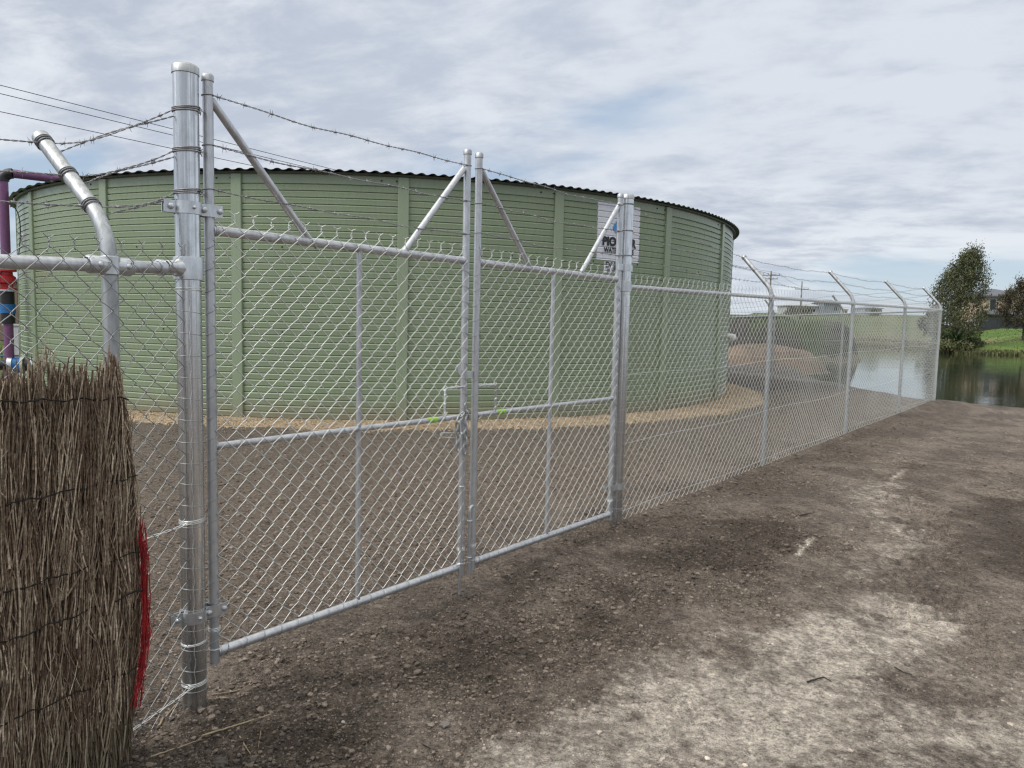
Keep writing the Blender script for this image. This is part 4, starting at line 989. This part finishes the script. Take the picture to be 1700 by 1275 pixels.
# ------------------------------------------------------------------ background
def gz(x, y): return float(ground_z(np.array([x]), np.array([y]), False)[0])
M_BARK = simple('bark', (.10, .08, .06), (.06, .05, .04), .9, sc=8)
def leaf_mat(name, c1, c2, var=.45):
    m, b = new_mat(name); b.inputs['Roughness'].default_value = .6; b.inputs['Specular IOR Level'].default_value = .3
    g = N('ShaderNodeNewGeometry'); n = NOISE(g.outputs['Position'], .9, 4, .6)
    c = MIXC(MAPR(n, .35, .65, 0, 1), c1, c2); vm = N('ShaderNodeVectorMath', operation='SCALE'); LK(c, vm.inputs[0]); LK(MAPR(g.outputs['Random Per Island'], 0, 1, 1 - var, 1 + var, False), vm.inputs['Scale'])
    LK(vm.outputs[0], b.inputs['Base Color']); return m
M_L1 = leaf_mat('olive_leaves', (.060, .072, .030), (.098, .100, .044)); M_L2 = leaf_mat('dark_leaves', (.026, .040, .016), (.045, .06, .024)); M_L3 = leaf_mat('bronze_leaves', (.060, .056, .030), (.085, .070, .038))
M_L4 = leaf_mat('reed_leaves', (.075, .085, .030), (.12, .115, .05)); M_L5 = leaf_mat('palm_leaves', (.022, .05, .016), (.04, .075, .025))
def leaves(mb, C, up, size, rs, asp=.35):
    n = len(C); d = up + rs.normal(0, .45, (n, 3)); d /= np.linalg.norm(d, axis=1, keepdims=True); e = np.cross(d, rs.normal(0, 1, (n, 3))); e /= np.linalg.norm(e, axis=1, keepdims=True)
    L = size * rs.uniform(.6, 1.4, n)[:, None]; W = L * asp
    V = np.stack([C - d * L, C + e * W, C + d * L, C - e * W], 1).reshape(-1, 3); mb.add(V, np.arange(4 * n).reshape(n, 4))
def tree(base, h, widths, label, mat, seed, nclump=220, per=46, leaf=.16, lean=0., trunk=.16, sweep=(.25, 0, .9), low=.06, name='tree', group=None):
    """crown of many leaf sprays along swept limbs; widths = half widths at heights 0..1"""
    rs = np.random.RandomState(seed); base = np.array(base, float); T = empty(name, base, label, 'tree', group)
    tk = MB(); n = 9; t = np.linspace(0, 1, n); ax = base + np.stack([lean * h * t ** 1.5 + .03 * h * np.sin(t * 5 + seed) * t, 0 * t + .02 * h * np.sin(t * 4) * t, h * .93 * t], -1)
    ax[0, 2] -= .3; tk.tubes(ax, trunk * (1.05 - t) * h / 8, 8)
    cl = []
    for i in range(nclump):
        f = low + (1 - low) * rs.rand() ** .85; wdt = np.interp(f, np.linspace(0, 1, len(widths)), widths) * h
        a = rs.rand() * 2 * np.pi; rr = wdt * math.sqrt(rs.uniform(.05, 1)); c = np.array([np.interp(f, t, ax[:, k]) for k in range(3)]) ; c[2] = base[2] + f * h
        p = c + np.array([math.cos(a) * rr, math.sin(a) * rr, rs.normal(0, .02 * h)]); cl.append(p)
        if i % 4 == 0:
            s0 = np.array([np.interp(max(f - .22, .05), t, ax[:, k]) for k in range(3)]); mid_ = (s0 + p) / 2 + np.array([0, 0, -.03 * h]); tk.tubes(np.array([s0, mid_, p]), [[.035 * h / 8, .02 * h / 8, .006]], 5)
    tk.build('trunk', M_BARK, T)
    cl = np.array(cl); mb = MB(); sw = np.array(sweep)
    Cn = np.repeat(cl, per, axis=0); k = len(Cn); sp = rs.normal(0, 1, (k, 3)) * np.array([.030, .030, .03]) * h + np.outer(rs.normal(0, .05 * h, k), sw)
    leaves(mb, Cn + sp, sw[None], leaf, rs); mb.build('crown', mat, T, smooth=False)
    return T
def bush(base, r, h, label, mat, seed, n=900, leaf=.14, group=None, name='bush'):
    rs = np.random.RandomState(seed); base = np.array(base, float); T = empty(name, base, label, 'bush', group)
    st = MB()
    for i in range(7): a = rs.rand() * 6.28; st.tubes(np.array([base - [0, 0, .1], base + [math.cos(a) * r * .3, math.sin(a) * r * .3, h * .4], base + [math.cos(a) * r * .6, math.sin(a) * r * .6, h * .75]]), [[.04, .03, .012]], 5)
    st.build('stem', M_BARK, T)
    c = rs.normal(0, 1, (16, 3)); c /= np.linalg.norm(c, axis=1, keepdims=True); c[:, 2] = np.abs(c[:, 2]); c = base + c * [r * .65, r * .65, h * .6] + [0, 0, h * .1]
    C = np.repeat(c, n // 16, axis=0) + rs.normal(0, 1, (n // 16 * 16, 3)) * [r * .22, r * .22, h * .17]; C[:, 2] = np.maximum(C[:, 2], base[2])
    mb = MB(); leaves(mb, C, np.array([[0, 0, .8]]), leaf, rs); mb.build('foliage', mat, T, smooth=False); return T

def place(u, Y): d = ray(u, 550); x = d[0] / d[1] * Y; return np.array([x, Y, gz(x, Y)])
def build_background():
    # tall tree by the bank
    b = place(1590, 72.5); b[2] = -.1
    tree(b, 9.3, (.10, .20, .255, .27, .255, .22, .15, .055), 'tall olive-green wind-swept tree on the far bank', M_L1, 3, 330, 72, .105, .03, .15, (.35, 0, .85), .08)
    b = place(1699, 74); tree(b, 5.9, (.0, .05, .24, .40, .44, .40, .30, .14), 'spreading olive-brown tree in front of the brick house', M_L3, 8, 170, 60, .11, .0, .14, (.1, 0, .6), .3)
    b = place(1545, 100); tree(b, 3.6, (.3, .42, .42, .3, .12), 'small dark round tree left of the tall tree', M_L2, 12, 70, 40, .16, 0, .14, (0, 0, .7), .02)
    # palm-like plant at its foot
    b = place(1588, 70.2); b[2] = .0; T = empty('palm', b, 'dark spiky palm at the foot of the tall tree', 'palm')
    rs = np.random.RandomState(2); mb = MB(); Ps = []
    for i in range(46):
        a = rs.rand() * 6.28; t = np.linspace(0, 1, 7); L = rs.uniform(1.1, 1.7); el = rs.uniform(.5, 1.35)
        rr = L * t * math.cos(el) ** .6; z = L * (t * math.sin(el) * 1.25 - .75 * t ** 2 * math.cos(el))
        P = b + np.stack([np.cos(a) * rr, np.sin(a) * rr, .5 + z], -1); sd_ = np.array([-math.sin(a), math.cos(a), 0]); wd = .09 * np.sin(np.pi * (t * .85 + .12))
        V = np.concatenate([P - np.outer(wd, sd_), P + np.outer(wd, sd_) ]); mb.add(V, [(q, q + 1, 8 + q, 7 + q) for q in range(6)])
    mb.build('frond', M_L5, T, smooth=False); mb = MB(); mb.tubes(np.array([b - [0, 0, .3], b + [0, 0, .6]]), [[.16, .12]], 8); mb.build('trunk', M_BARK, T)
    for i, (u, Y, r, h, mt, lb) in enumerate(((1563, 70.0, 1.0, 1.1, M_L4, 'pale rushy bush beside the side fence corner post in view'), (1577, 69.6, 1.3, 1.25, M_L4, 'rushy bush at the water below the palm'), (1600, 69.6, 1.1, .95, M_L4, 'low rushy bush at the water right of the palm'),
                                              (1612, 72, 1.2, 1.0, M_L2, 'dark low bush on the lawn edge right of the palm'), (1568, 71.5, 1.2, 1.9, M_L2, 'dark tall bush left of the palm'))):
        b = place(u, Y); b[2] = max(b[2], -.4); bush(b, r, h, lb, mt, 20 + i, 1500, .16)
    # bank plants: one low rushy fringe along the far waterline
    rs = np.random.RandomState(31); n = 5200; t = rs.rand(n)
    seg = POND[9:16]; u = t * (len(seg) - 1); i = np.minimum(u.astype(int), len(seg) - 2); f = (u - i)[:, None]; c = seg[i] * (1 - f) + seg[i + 1] * f
    c = c + rs.normal(0, .6, (n, 2)); z = np.maximum(ground_z(c[:, 0], c[:, 1], False), WATER_Z) + rs.uniform(.0, .18, n)
    mb = MB(); leaves(mb, np.concatenate([c, z[:, None]], 1), np.array([[0, 0, 1.3]]), .17, rs, .22); tag(mb.build('bank_reeds', M_L4, smooth=False), 'rushes and weeds along the far waterline', 'reeds', kind='stuff')
    # weedy plants fringing the foot of the dark stockpile and the lawn
    n = 5000; x = rs.uniform(40, 75, n); y = rs.uniform(68, 96, n); az = np.degrees(np.arctan2(x, y)); k = (az > 30.5) & (az < 40); x, y = x[k], y[k]; k = pond_sd(x, y) > .3; x, y = x[k], y[k]
    mb = MB(); leaves(mb, np.stack([x, y, ground_z(x, y, False) + .04], 1), np.array([[0, 0, 1.]]), .09, rs, .3); tag(mb.build('lawn_grass', leaf_mat('lawn_blades', (.06, .105, .022), (.085, .13, .03)), smooth=False), 'tufts of green grass over the far lawn', 'grass', kind='stuff')

    # dark soil stockpile with weedy top across the inlet, sand pile in front
    def heap(name, c, rx, ry, h, label, cols, seed, pw=3., rough=.12, flat=.5):
        a = np.linspace(0, 2 * np.pi, 97)[:-1]; r = np.linspace(0, 1.12, 34); A, Rq = np.meshgrid(a, r)
        x = c[0] + rx * Rq * np.cos(A) * (1 + .08 * np.sin(3 * A + seed)); y = c[1] + ry * Rq * np.sin(A) * (1 + .08 * np.cos(2 * A + seed))
        z = h * np.clip(1 - Rq ** pw, -.35, 1) + rough * h * fbm(x, y, .55, 4, seed) * np.clip(1.15 - Rq, 0, 1) + .04 * fbm(x, y, 3.1, 3, seed + 3)
        g = np.minimum(ground_z(x, y, False), .1); z = np.maximum(z + 0 * g, -.9)
        n, na = A.shape; i = np.arange(n * na).reshape(n, na); q = np.stack([i[:-1], i[1:], np.roll(i, -1, 1)[1:], np.roll(i, -1, 1)[:-1]], -1).reshape(-1, 4)
        mb = MB(); mb.add(np.stack([x, y, z], -1).reshape(-1, 3), q); o = mb.build(name, M_SOIL); tag(o, label, 'heap')
        w1 = sst(-.3, .4, fbm(x, y, .5, 4, seed + 7) + 1.1 * (z / h - .34) * (1.0 - 1.6 * np.clip((x - c[0]) / rx, 0, 1)))
        C_ = mix3(np.broadcast_to(np.array(cols[0]), x.shape + (3,)), cols[1], w1) * (1 + .35 * fbm(x, y, 1.5, 4, seed + 9))[..., None]
        set_color(o.data, np.clip(C_, .005, 1).reshape(-1, 3)); return o
    c = place(1325, 49); heap('soil_stockpile', (c[0] - 1.6, 50), 6.2, 4.2, 2.15, 'dark soil stockpile with weedy green top beyond the back fence', ((.034, .029, .025), (.046, .066, .025)), 5, 12, .08)
    c = place(1262, 31.5); heap('sand_pile', (c[0] + .1, 31.3), 2.35, 2.0, .80, 'low tan sand pile in front of the dark soil stockpile', ((.14, .097, .068), (.10, .072, .052)), 15, 4.2, .16)
    rs2 = np.random.RandomState(77); cx = c
    n = 2600; x = rs2.uniform(11, 22, n); y = rs2.uniform(46.3, 53, n); mound = lambda x, y: 2.15 * np.clip(1 - (((x - (place(1325, 49)[0] - 1.6)) / 6.2) ** 2 + ((y - 50) / 4.2) ** 2) ** 6, -.3, 1)
    z = mound(x, y); k = (z > .6) & (x < 18); mb = MB(); leaves(mb, np.stack([x[k], y[k], z[k] + .05], 1), np.array([[0, 0, 1.]]), .16, rs2, .3); tag(mb.build('stockpile_weeds', M_L2, smooth=False), 'dark weeds growing over the soil stockpile', 'weeds', kind='stuff')

    # brick house at the right, two-storey
    def quadbox(mb, c, size, ang, m=0):
        ca, sa = math.cos(ang), math.sin(ang); mb.box(c, size, np.array([[ca, sa, 0], [-sa, ca, 0], [0, 0, 1]]), m)
    m_brick = simple('beige_brick', (.56, .43, .32), (.50, .38, .28), .85, sc=3); m_roof = simple('grey_roof_tile', (.11, .115, .125), (.085, .09, .10), .6, sc=6); m_win = simple('window_glass', (.03, .035, .04), rough=.1); m_trim = simple('cream_trim', (.62, .60, .55), rough=.5)
    Y = 100; c = place(1643, Y); c[2] = 1.7
    H = empty('brick_house', c, 'two-storey beige brick house with grey hip roof beyond the paling fences', 'house')
    wl = MB(); quadbox(wl, c + [0, 0, 2.35], (6.2, 7, 4.7), 0); quadbox(wl, c + [2.6, -3.9, 2.35], (1.8, .8, 4.7), 0); wl.build('wall', m_brick, H, smooth=False)
    def hip(mb, x0, x1, y0, y1, z, h, ridge):
        V = [(x0, y0, z), (x1, y0, z), (x1, y1, z), (x0, y1, z), ((x0 + x1) / 2 - ridge, (y0 + y1) / 2, z + h), ((x0 + x1) / 2 + ridge, (y0 + y1) / 2, z + h)]
        mb.add(V, [(0, 1, 5, 4), (2, 3, 4, 5), (3, 2, 1, 0)], [(1, 2, 5), (3, 0, 4)]); mb.box(((x0 + x1) / 2, (y0 + y1) / 2, z - .09), (x1 - x0, y1 - y0, .18))
    rf = MB(); hip(rf, c[0] - 3.6, c[0] + 3.5, c[1] - 4.0, c[1] + 4.0, c[2] + 4.75, 1.1, .3); rf.build('roof', m_roof, H, smooth=False)
    def win(x, z, w_, h_, yy):
        o = MB(); o.box((x, yy - .03, z), (w_ + .16, .08, h_ + .16)); f = o.build('window', m_trim, H, smooth=False); g = MB(); g.box((x, yy - .075, z), (w_, .03, h_)); g = g.build('pane', m_win, H, smooth=False); st_fix.append((g, f))
    yf = c[1] - 3.5
    win(c[0] - 2.2, c[2] + 3.6, .75, 1.35, yf); win(c[0] - .1, c[2] + 3.7, .65, 1.2, yf); win(c[0] - 1.9, c[2] + 1.2, 1.2, 1.2, yf)
    pr = MB(); hip(pr, c[0] - 4.6, c[0] + .4, c[1] - 5.4, c[1] - 3.55, c[2] + 2.35, .45, 1.2); pr.build('porch_roof', m_roof, H, smooth=False)
    dn = MB(); dn.rod(c + [.9, -3.56, .1], c + [.9, -3.56, 4.7], .05, 8); dn.rod(c + [-1.1, -3.56, .1], c + [-1.1, -3.56, 4.7], .05, 8); dn.build('downpipe', m_trim, H)
    # second house further right, pale
    c2 = place(1692, 106); c2[2] = 1.9; H2 = empty('pale_house', c2, 'pale rendered house half hidden behind the olive-brown tree', 'house')
    mb = MB(); mb.box(c2 + [1.5, 0, 2.2], (6.5, 6, 4.4)); mb.build('wall', simple('pale_render', (.55, .53, .49)), H2, smooth=False); mb = MB(); hip(mb, c2[0] - 2.4, c2[0] + 5.4, c2[1] - 3.6, c2[1] + 3.6, c2[2] + 4.6, 1.7, 1.); mb.build('roof', m_roof, H2, smooth=False)
    w0 = MB(); w0.box(c2 + [-.4, -3.05, 3.0], (.9, .08, 1.2)); w0.build('window', m_win, H2, smooth=False)
    # paling fences
    def paling(a, b, h, label, mat, capm=None):
        a = np.array(a, float); b = np.array(b, float); T = empty('paling_fence', a, label, 'fence'); L = np.linalg.norm((b - a)[:2]); d = (b - a) / np.linalg.norm(b - a); n = np.array([-d[1], d[0], 0]); k = int(L / .16); mb = MB(); rs = np.random.RandomState(int(L * 10))
        for i in range(k):
            p = a + d * (i + .5) * .16; z = gz(p[0], p[1]); z = max(z, 1.2) ; mb.box((p[0], p[1], z + h / 2 + rs.uniform(-.02, .02)), (.145, .02, h), np.array([d, n, [0, 0, 1]]))
        mb.build('palings', mat, T, smooth=False)
        for i in range(int(L / 2.4) + 1):
            p = a + d * i * 2.4; z = max(gz(p[0], p[1]), 1.2); q = MB(); q.box((p[0] - n[0] * .07, p[1] - n[1] * .07, z + h / 2), (.11, .1, h + .06), np.array([d, n, [0, 0, 1]])); q.build('post', mat, T, smooth=False)
        r = MB(); r.box((a + b) / 2 * [1, 1, 0] + [0, 0, max(gz(*((a + b) / 2)[:2]), 1.2) + h + .02], (L, .07, .05), np.array([d, n, [0, 0, 1]])); r.build('capping', capm or mat, T, smooth=False)
    p0, p1 = place(1625, 93), place(1760, 93); paling(p0, p1, 1.3, 'dark charcoal paling fence along the top of the lawn', simple('charcoal_palings', (.045, .05, .058), (.032, .036, .042), .7, sc=2))
    p0, p1 = place(1606, 96), place(1700, 95.5); paling(p0, p1, 1.75, 'weathered pale grey paling fence behind the charcoal one', simple('grey_palings', (.33, .31, .28), (.25, .235, .215), .85, sc=2))
    # far skyline: buildings and bushes
    def shed(u0, u1, vt, Y, label, wallc, roofc=None, gable=True, name='farm_building', vb=None):
        a, b_ = place(u0, Y), place(u1, Y); zt = at_y((u0 + u1) / 2, vt, Y)[2]; zb_ = min(a[2], b_[2]) - .5; c = (a + b_) / 2; W_ = b_[0] - a[0]; T = empty(name, (c[0], c[1], zb_), label, 'building')
        hw = (zt - zb_) * (.8 if roofc else 1); mb = MB(); mb.box((c[0], c[1], zb_ + hw / 2), (W_, 6, hw)); mb.build('wall', simple(name + '_wall', wallc), T, smooth=False)
        if roofc: mb = MB(); hip(mb, c[0] - W_ * .54, c[0] + W_ * .54, c[1] - 3.6, c[1] + 3.6, zb_ + hw + .2, zt - zb_ - hw, W_ * .22); mb.build('roof', simple(name + '_roof', roofc), T, smooth=False)
        mb = MB(); mb.box((c[0] + W_ * .2, c[1] - 3.02, zb_ + hw * .65), (W_ * .16, .08, hw * .3)); mb.build('window', m_win, T, smooth=False); return T
    shed(1296, 1356, 505, 175, 'long white farm building on the skyline behind two bushes', (.52, .53, .52), (.46, .47, .48))
    shed(1356, 1384, 499, 172, 'dark-roofed grey house on the skyline beside the white building', (.22, .25, .28), (.035, .038, .045))
    shed(1386, 1396, 512, 178, 'small cream gabled shed on the skyline', (.70, .67, .60), (.62, .6, .55))
    shed(1424, 1452, 510, 180, 'low blue-grey roofed shed on the skyline', (.40, .43, .48), (.26, .29, .34))
    for i, (u, r, h, lb) in enumerate(((1313, 2.0, 2.0, 'bush in front of the white farm building, left one'), (1338, 1.9, 2.3, 'taller bush in front of the white farm building'), (1450, 1.0, 1.8, 'small round bush on the skyline right of the blue-grey shed'))):
        b = place(u, 168); bush(b + [0, 0, -.2], r, h, lb, M_L1, 60 + i, 700, .28)
    # brown brick building far left, grass verge
    mbk = simple('brown_brick', (.20, .14, .10), (.15, .105, .08), .9, sc=14)
    b0 = at_y(-60, 560, 38); b1 = at_y(31, 560, 38); T = empty('brick_building', ((b0[0] + b1[0]) / 2, 38, 0), 'brown brick building wall far left behind the purple pipe', 'building')
    zt = at_y(20, 468, 38)[2]; mb = MB(); mb.box(((b0[0] + b1[0]) / 2, 40, zt / 2), (b1[0] - b0[0], 4, zt)); mb.build('wall', mbk, T, smooth=False); mb = MB(); mb.box(((b0[0] + b1[0]) / 2, 40, zt + .06), (b1[0] - b0[0] + .3, 4.3, .12)); mb.build('roof_edge', m_roof, T, smooth=False)
    rs = np.random.RandomState(44); n = 2500; x = rs.uniform(-26, -11.2, n); y = rs.uniform(14.5, 36, n); mb = MB(); leaves(mb, np.stack([x, y, ground_z(x, y, False) + .06], 1), np.array([[0, 0, 1.]]), .13, rs, .12); tag(mb.build('verge_grass', M_L4, smooth=False), 'rough green grass left of the tank', 'grass', kind='stuff')
    # power poles and lines
    m_pole = simple('weathered_pole', (.20, .17, .14), (.15, .13, .11), .9, sc=4); m_ins = simple('insulator', (.35, .34, .33))
    def pole(u, vt, Y, label, arms):
        b = place(u, Y); b[2] = min(b[2], 4); zt = at_y(u, vt, Y)[2]; T = empty('power_pole', b, label, 'power pole', 'power poles along the skyline')
        mb = MB(); mb.tubes(np.array([b - [0, 0, .5], [b[0], b[1], zt]]), [[.17, .11]], 10, caps=True); mb.build('pole', m_pole, T); pts = []
        for (v, hw) in arms:
            z = at_y(u, v, Y)[2]; q = MB(); dx = np.array([.96, -.28, 0]); q.box((b[0], b[1] - .15, z), (2 * hw, .1, .12), np.array([dx, [.28, .96, 0], [0, 0, 1]])); q.build('crossarm', m_pole, T, smooth=False)
            for s in (-.92, -.3, .3, .92):
                p = np.array([b[0], b[1] - .15, z]) + dx * hw * s; i_ = MB(); i_.lathe([(.05, .05), (.07, .1), (.04, .2), (.06, .26), (0, .3)], p, (0, 0, 1), 8); i_.build('insulator', m_ins, T); pts.append(p + [0, 0, .28])
        return pts
    A = pole(1275, 450, 118, 'timber power pole with two crossarms, nearer of the skyline pair', ((457, 1.35), (463, 1.0)))
    B = pole(1327, 467, 150, 'timber power pole with one crossarm, farther of the skyline pair', ((480, 1.3),))
    for i, (v0, tgt) in enumerate(((133, A[0]), (147, A[1]), (177, A[3]))):
        s = at_y(0, v0, 34.); e = np.array(tgt); s2 = s + (s - e) * .25; t = np.linspace(0, 1, 60); L = np.linalg.norm(e - s2); P = s2 + np.outer(t, e - s2); P[:, 2] -= 4 * .35 * t * (1 - t)
        mb = MB(); mb.tubes(P, np.linspace(.017, .02, 60)[None], 5); tag(mb.build('power_cable', M_BLACK), ('uppermost thin overhead cable crossing the sky at the left', 'middle overhead cable just under the uppermost one', 'lowest overhead cable of the three crossing the sky at the left')[i], 'cable', 'overhead power cables')
    for i in (0, 3):
        t = np.linspace(0, 1, 20); P = A[i] + np.outer(t, B[i] - A[i]); P[:, 2] -= 4 * .5 * t * (1 - t); mb = MB(); mb.tubes(P, .02, 4); tag(mb.build('power_cable', M_BLACK), ('cable strung between the two skyline poles on their left arm ends', 'cable strung between the two skyline poles on their right arm ends')[i // 3], 'cable', 'overhead power cables')
build_background()

# ------------------------------------------------------------------ small litter on the ground
def build_litter():
    m_st = simple('dry_straw', (.34, .27, .17), (.25, .2, .125), .8, sc=40); m_tw = simple('dark_twig', (.035, .028, .022), rough=.9); m_st2 = simple('pale_stick', (.42, .29, .19), rough=.8)
    def stick(name, pix, r, mat, label, grp=None, lift=.004):
        P = []
        for (u, v) in pix:
            p = at_z(u, v, -.06 if v > 1050 else .0)
            for _ in range(3): p = at_z(u, v, float(ground_z(np.array([p[0]]), np.array([p[1]]))[0]) + lift + r)
            P.append(p)
        P = np.array(P); t = np.linspace(0, len(P) - 1, 14); Q = np.stack([np.interp(t, np.arange(len(P)), P[:, k]) for k in range(3)], -1)
        g = ground_z(Q[:, 0], Q[:, 1]) + r * .7; Q[:, 2] = np.maximum(Q[:, 2], g) + np.random.RandomState(int(pix[0][0])).normal(0, .0008, 14)
        mb = MB(); mb.tubes(Q, np.linspace(r, r * .6, 14)[None], 6, caps=True); tag(mb.build(name, mat), label, 'stick', grp)
    stick('straw_stalk', ((335, 1222), (390, 1205), (450, 1186)), .0042, m_st, 'long straw stalk lying right of the tallest post foot')
    stick('straw_stalk', ((262, 1207), (290, 1172), (306, 1156)), .0045, m_st, 'straw stalk leaning against the tallest post foot')
    stick('straw_stalk', ((352, 1153), (400, 1146), (424, 1129)), .0022, m_st, 'thin straw stalk just above the small pale stick')
    stick('straw_stalk', ((250, 1256), (300, 1240), (350, 1221)), .003, m_st, 'reddish straw stalk between brushwood foot and long stalk')
    stick('pale_stick', ((359, 1158), (368, 1159), (378, 1158)), .0038, m_st2, 'small pale stick on clods beside the tallest post')
    stick('straw_stalk', ((398, 1222), (405, 1235), (416, 1252)), .0032, m_st, 'short straw stalk pointing away below the long stalk')
    stick('straw_stalk', ((433, 1214), (431, 1228), (429, 1240)), .0016, m_st, 'hair-thin straw upright below the end of the long stalk')
    stick('dark_twig', ((1340, 1132), (1356, 1127), (1368, 1124), (1380, 1131)), .0042, m_tw, 'bent dark twig on the pale sandy patch')
    stick('dark_twig', ((1322, 857), (1340, 853), (1352, 851)), .005, m_tw, 'dark twig by the clods right of the right gate post')
    stick('dark_twig', ((1485, 1107), (1500, 1116), (1514, 1120)), .003, m_tw, 'dark thin twig at the right of the sandy patch')
    stick('dark_twig', ((702, 1236), (715, 1243), (722, 1262)), .0028, m_tw, 'thin dark root beside the stone at the bottom')
    M_CLOD = simple('clod', (.10, .085, .07), (.065, .055, .046), .95, sc=60, bmp=.4)
    def clod(u, v, r, label, seed, mat=M_CLOD, fl=.7):
        p = at_z(u, v, -.05); rs = np.random.RandomState(seed); bm = bmesh.new(); bmesh.ops.create_icosphere(bm, subdivisions=3, radius=1)
        V = np.array([x.co[:] for x in bm.verts]); F = np.array([[q.index for q in f.verts] for f in bm.faces]); bm.free()
        n = 1 + .28 * fbm(V[:, 0] * 1.3 + seed, V[:, 1] * 1.3 + V[:, 2], 1.2, 3, seed) + .10 * fbm(V[:, 0] + V[:, 2], V[:, 1] - seed, 5, 2, seed + 1)
        z = float(ground_z(np.array([p[0]]), np.array([p[1]]))[0]); mb = MB(); mb.add(V * n[:, None] * [r, r * .85, r * fl] + [p[0], p[1], z + r * fl * .45], None, F)
        tag(mb.build('stone' if mat is not M_CLOD else 'soil_clod', mat, smooth=False), label, 'stone' if mat is not M_CLOD else 'clod')
    m_stone = simple('grey_stone', (.20, .18, .155), (.14, .125, .11), .85, sc=50)
    clod(365, 1256, .030, 'largest dark soil clod near the bottom left', 3); clod(535, 1077, .012, 'dark clod in front of the left gate leaf', 4); clod(662, 1076, .014, 'grey lump in the middle of the foreground', 5)
    clod(738, 1190, .024, 'flat brown stone by the straw tuft at the bottom', 6, m_stone, .45); clod(570, 1183, .008, 'small whitish stone in the middle foreground', 7, simple('white_stone', (.5, .47, .42))); clod(420, 1250, .016, 'small grey clod at the end of the short straw', 8)
build_litter()

# sub-parts: hang each on its part (all built in world space)
bpy.context.view_layer.update()
for c, p in st_fix:
    mw = c.matrix_world.copy(); c.parent = p; c.matrix_parent_inverse = p.matrix_world.inverted(); c.matrix_basis = Matrix.Identity(4)
# parts were modelled in world coordinates: check that nothing moved
bpy.context.view_layer.update()
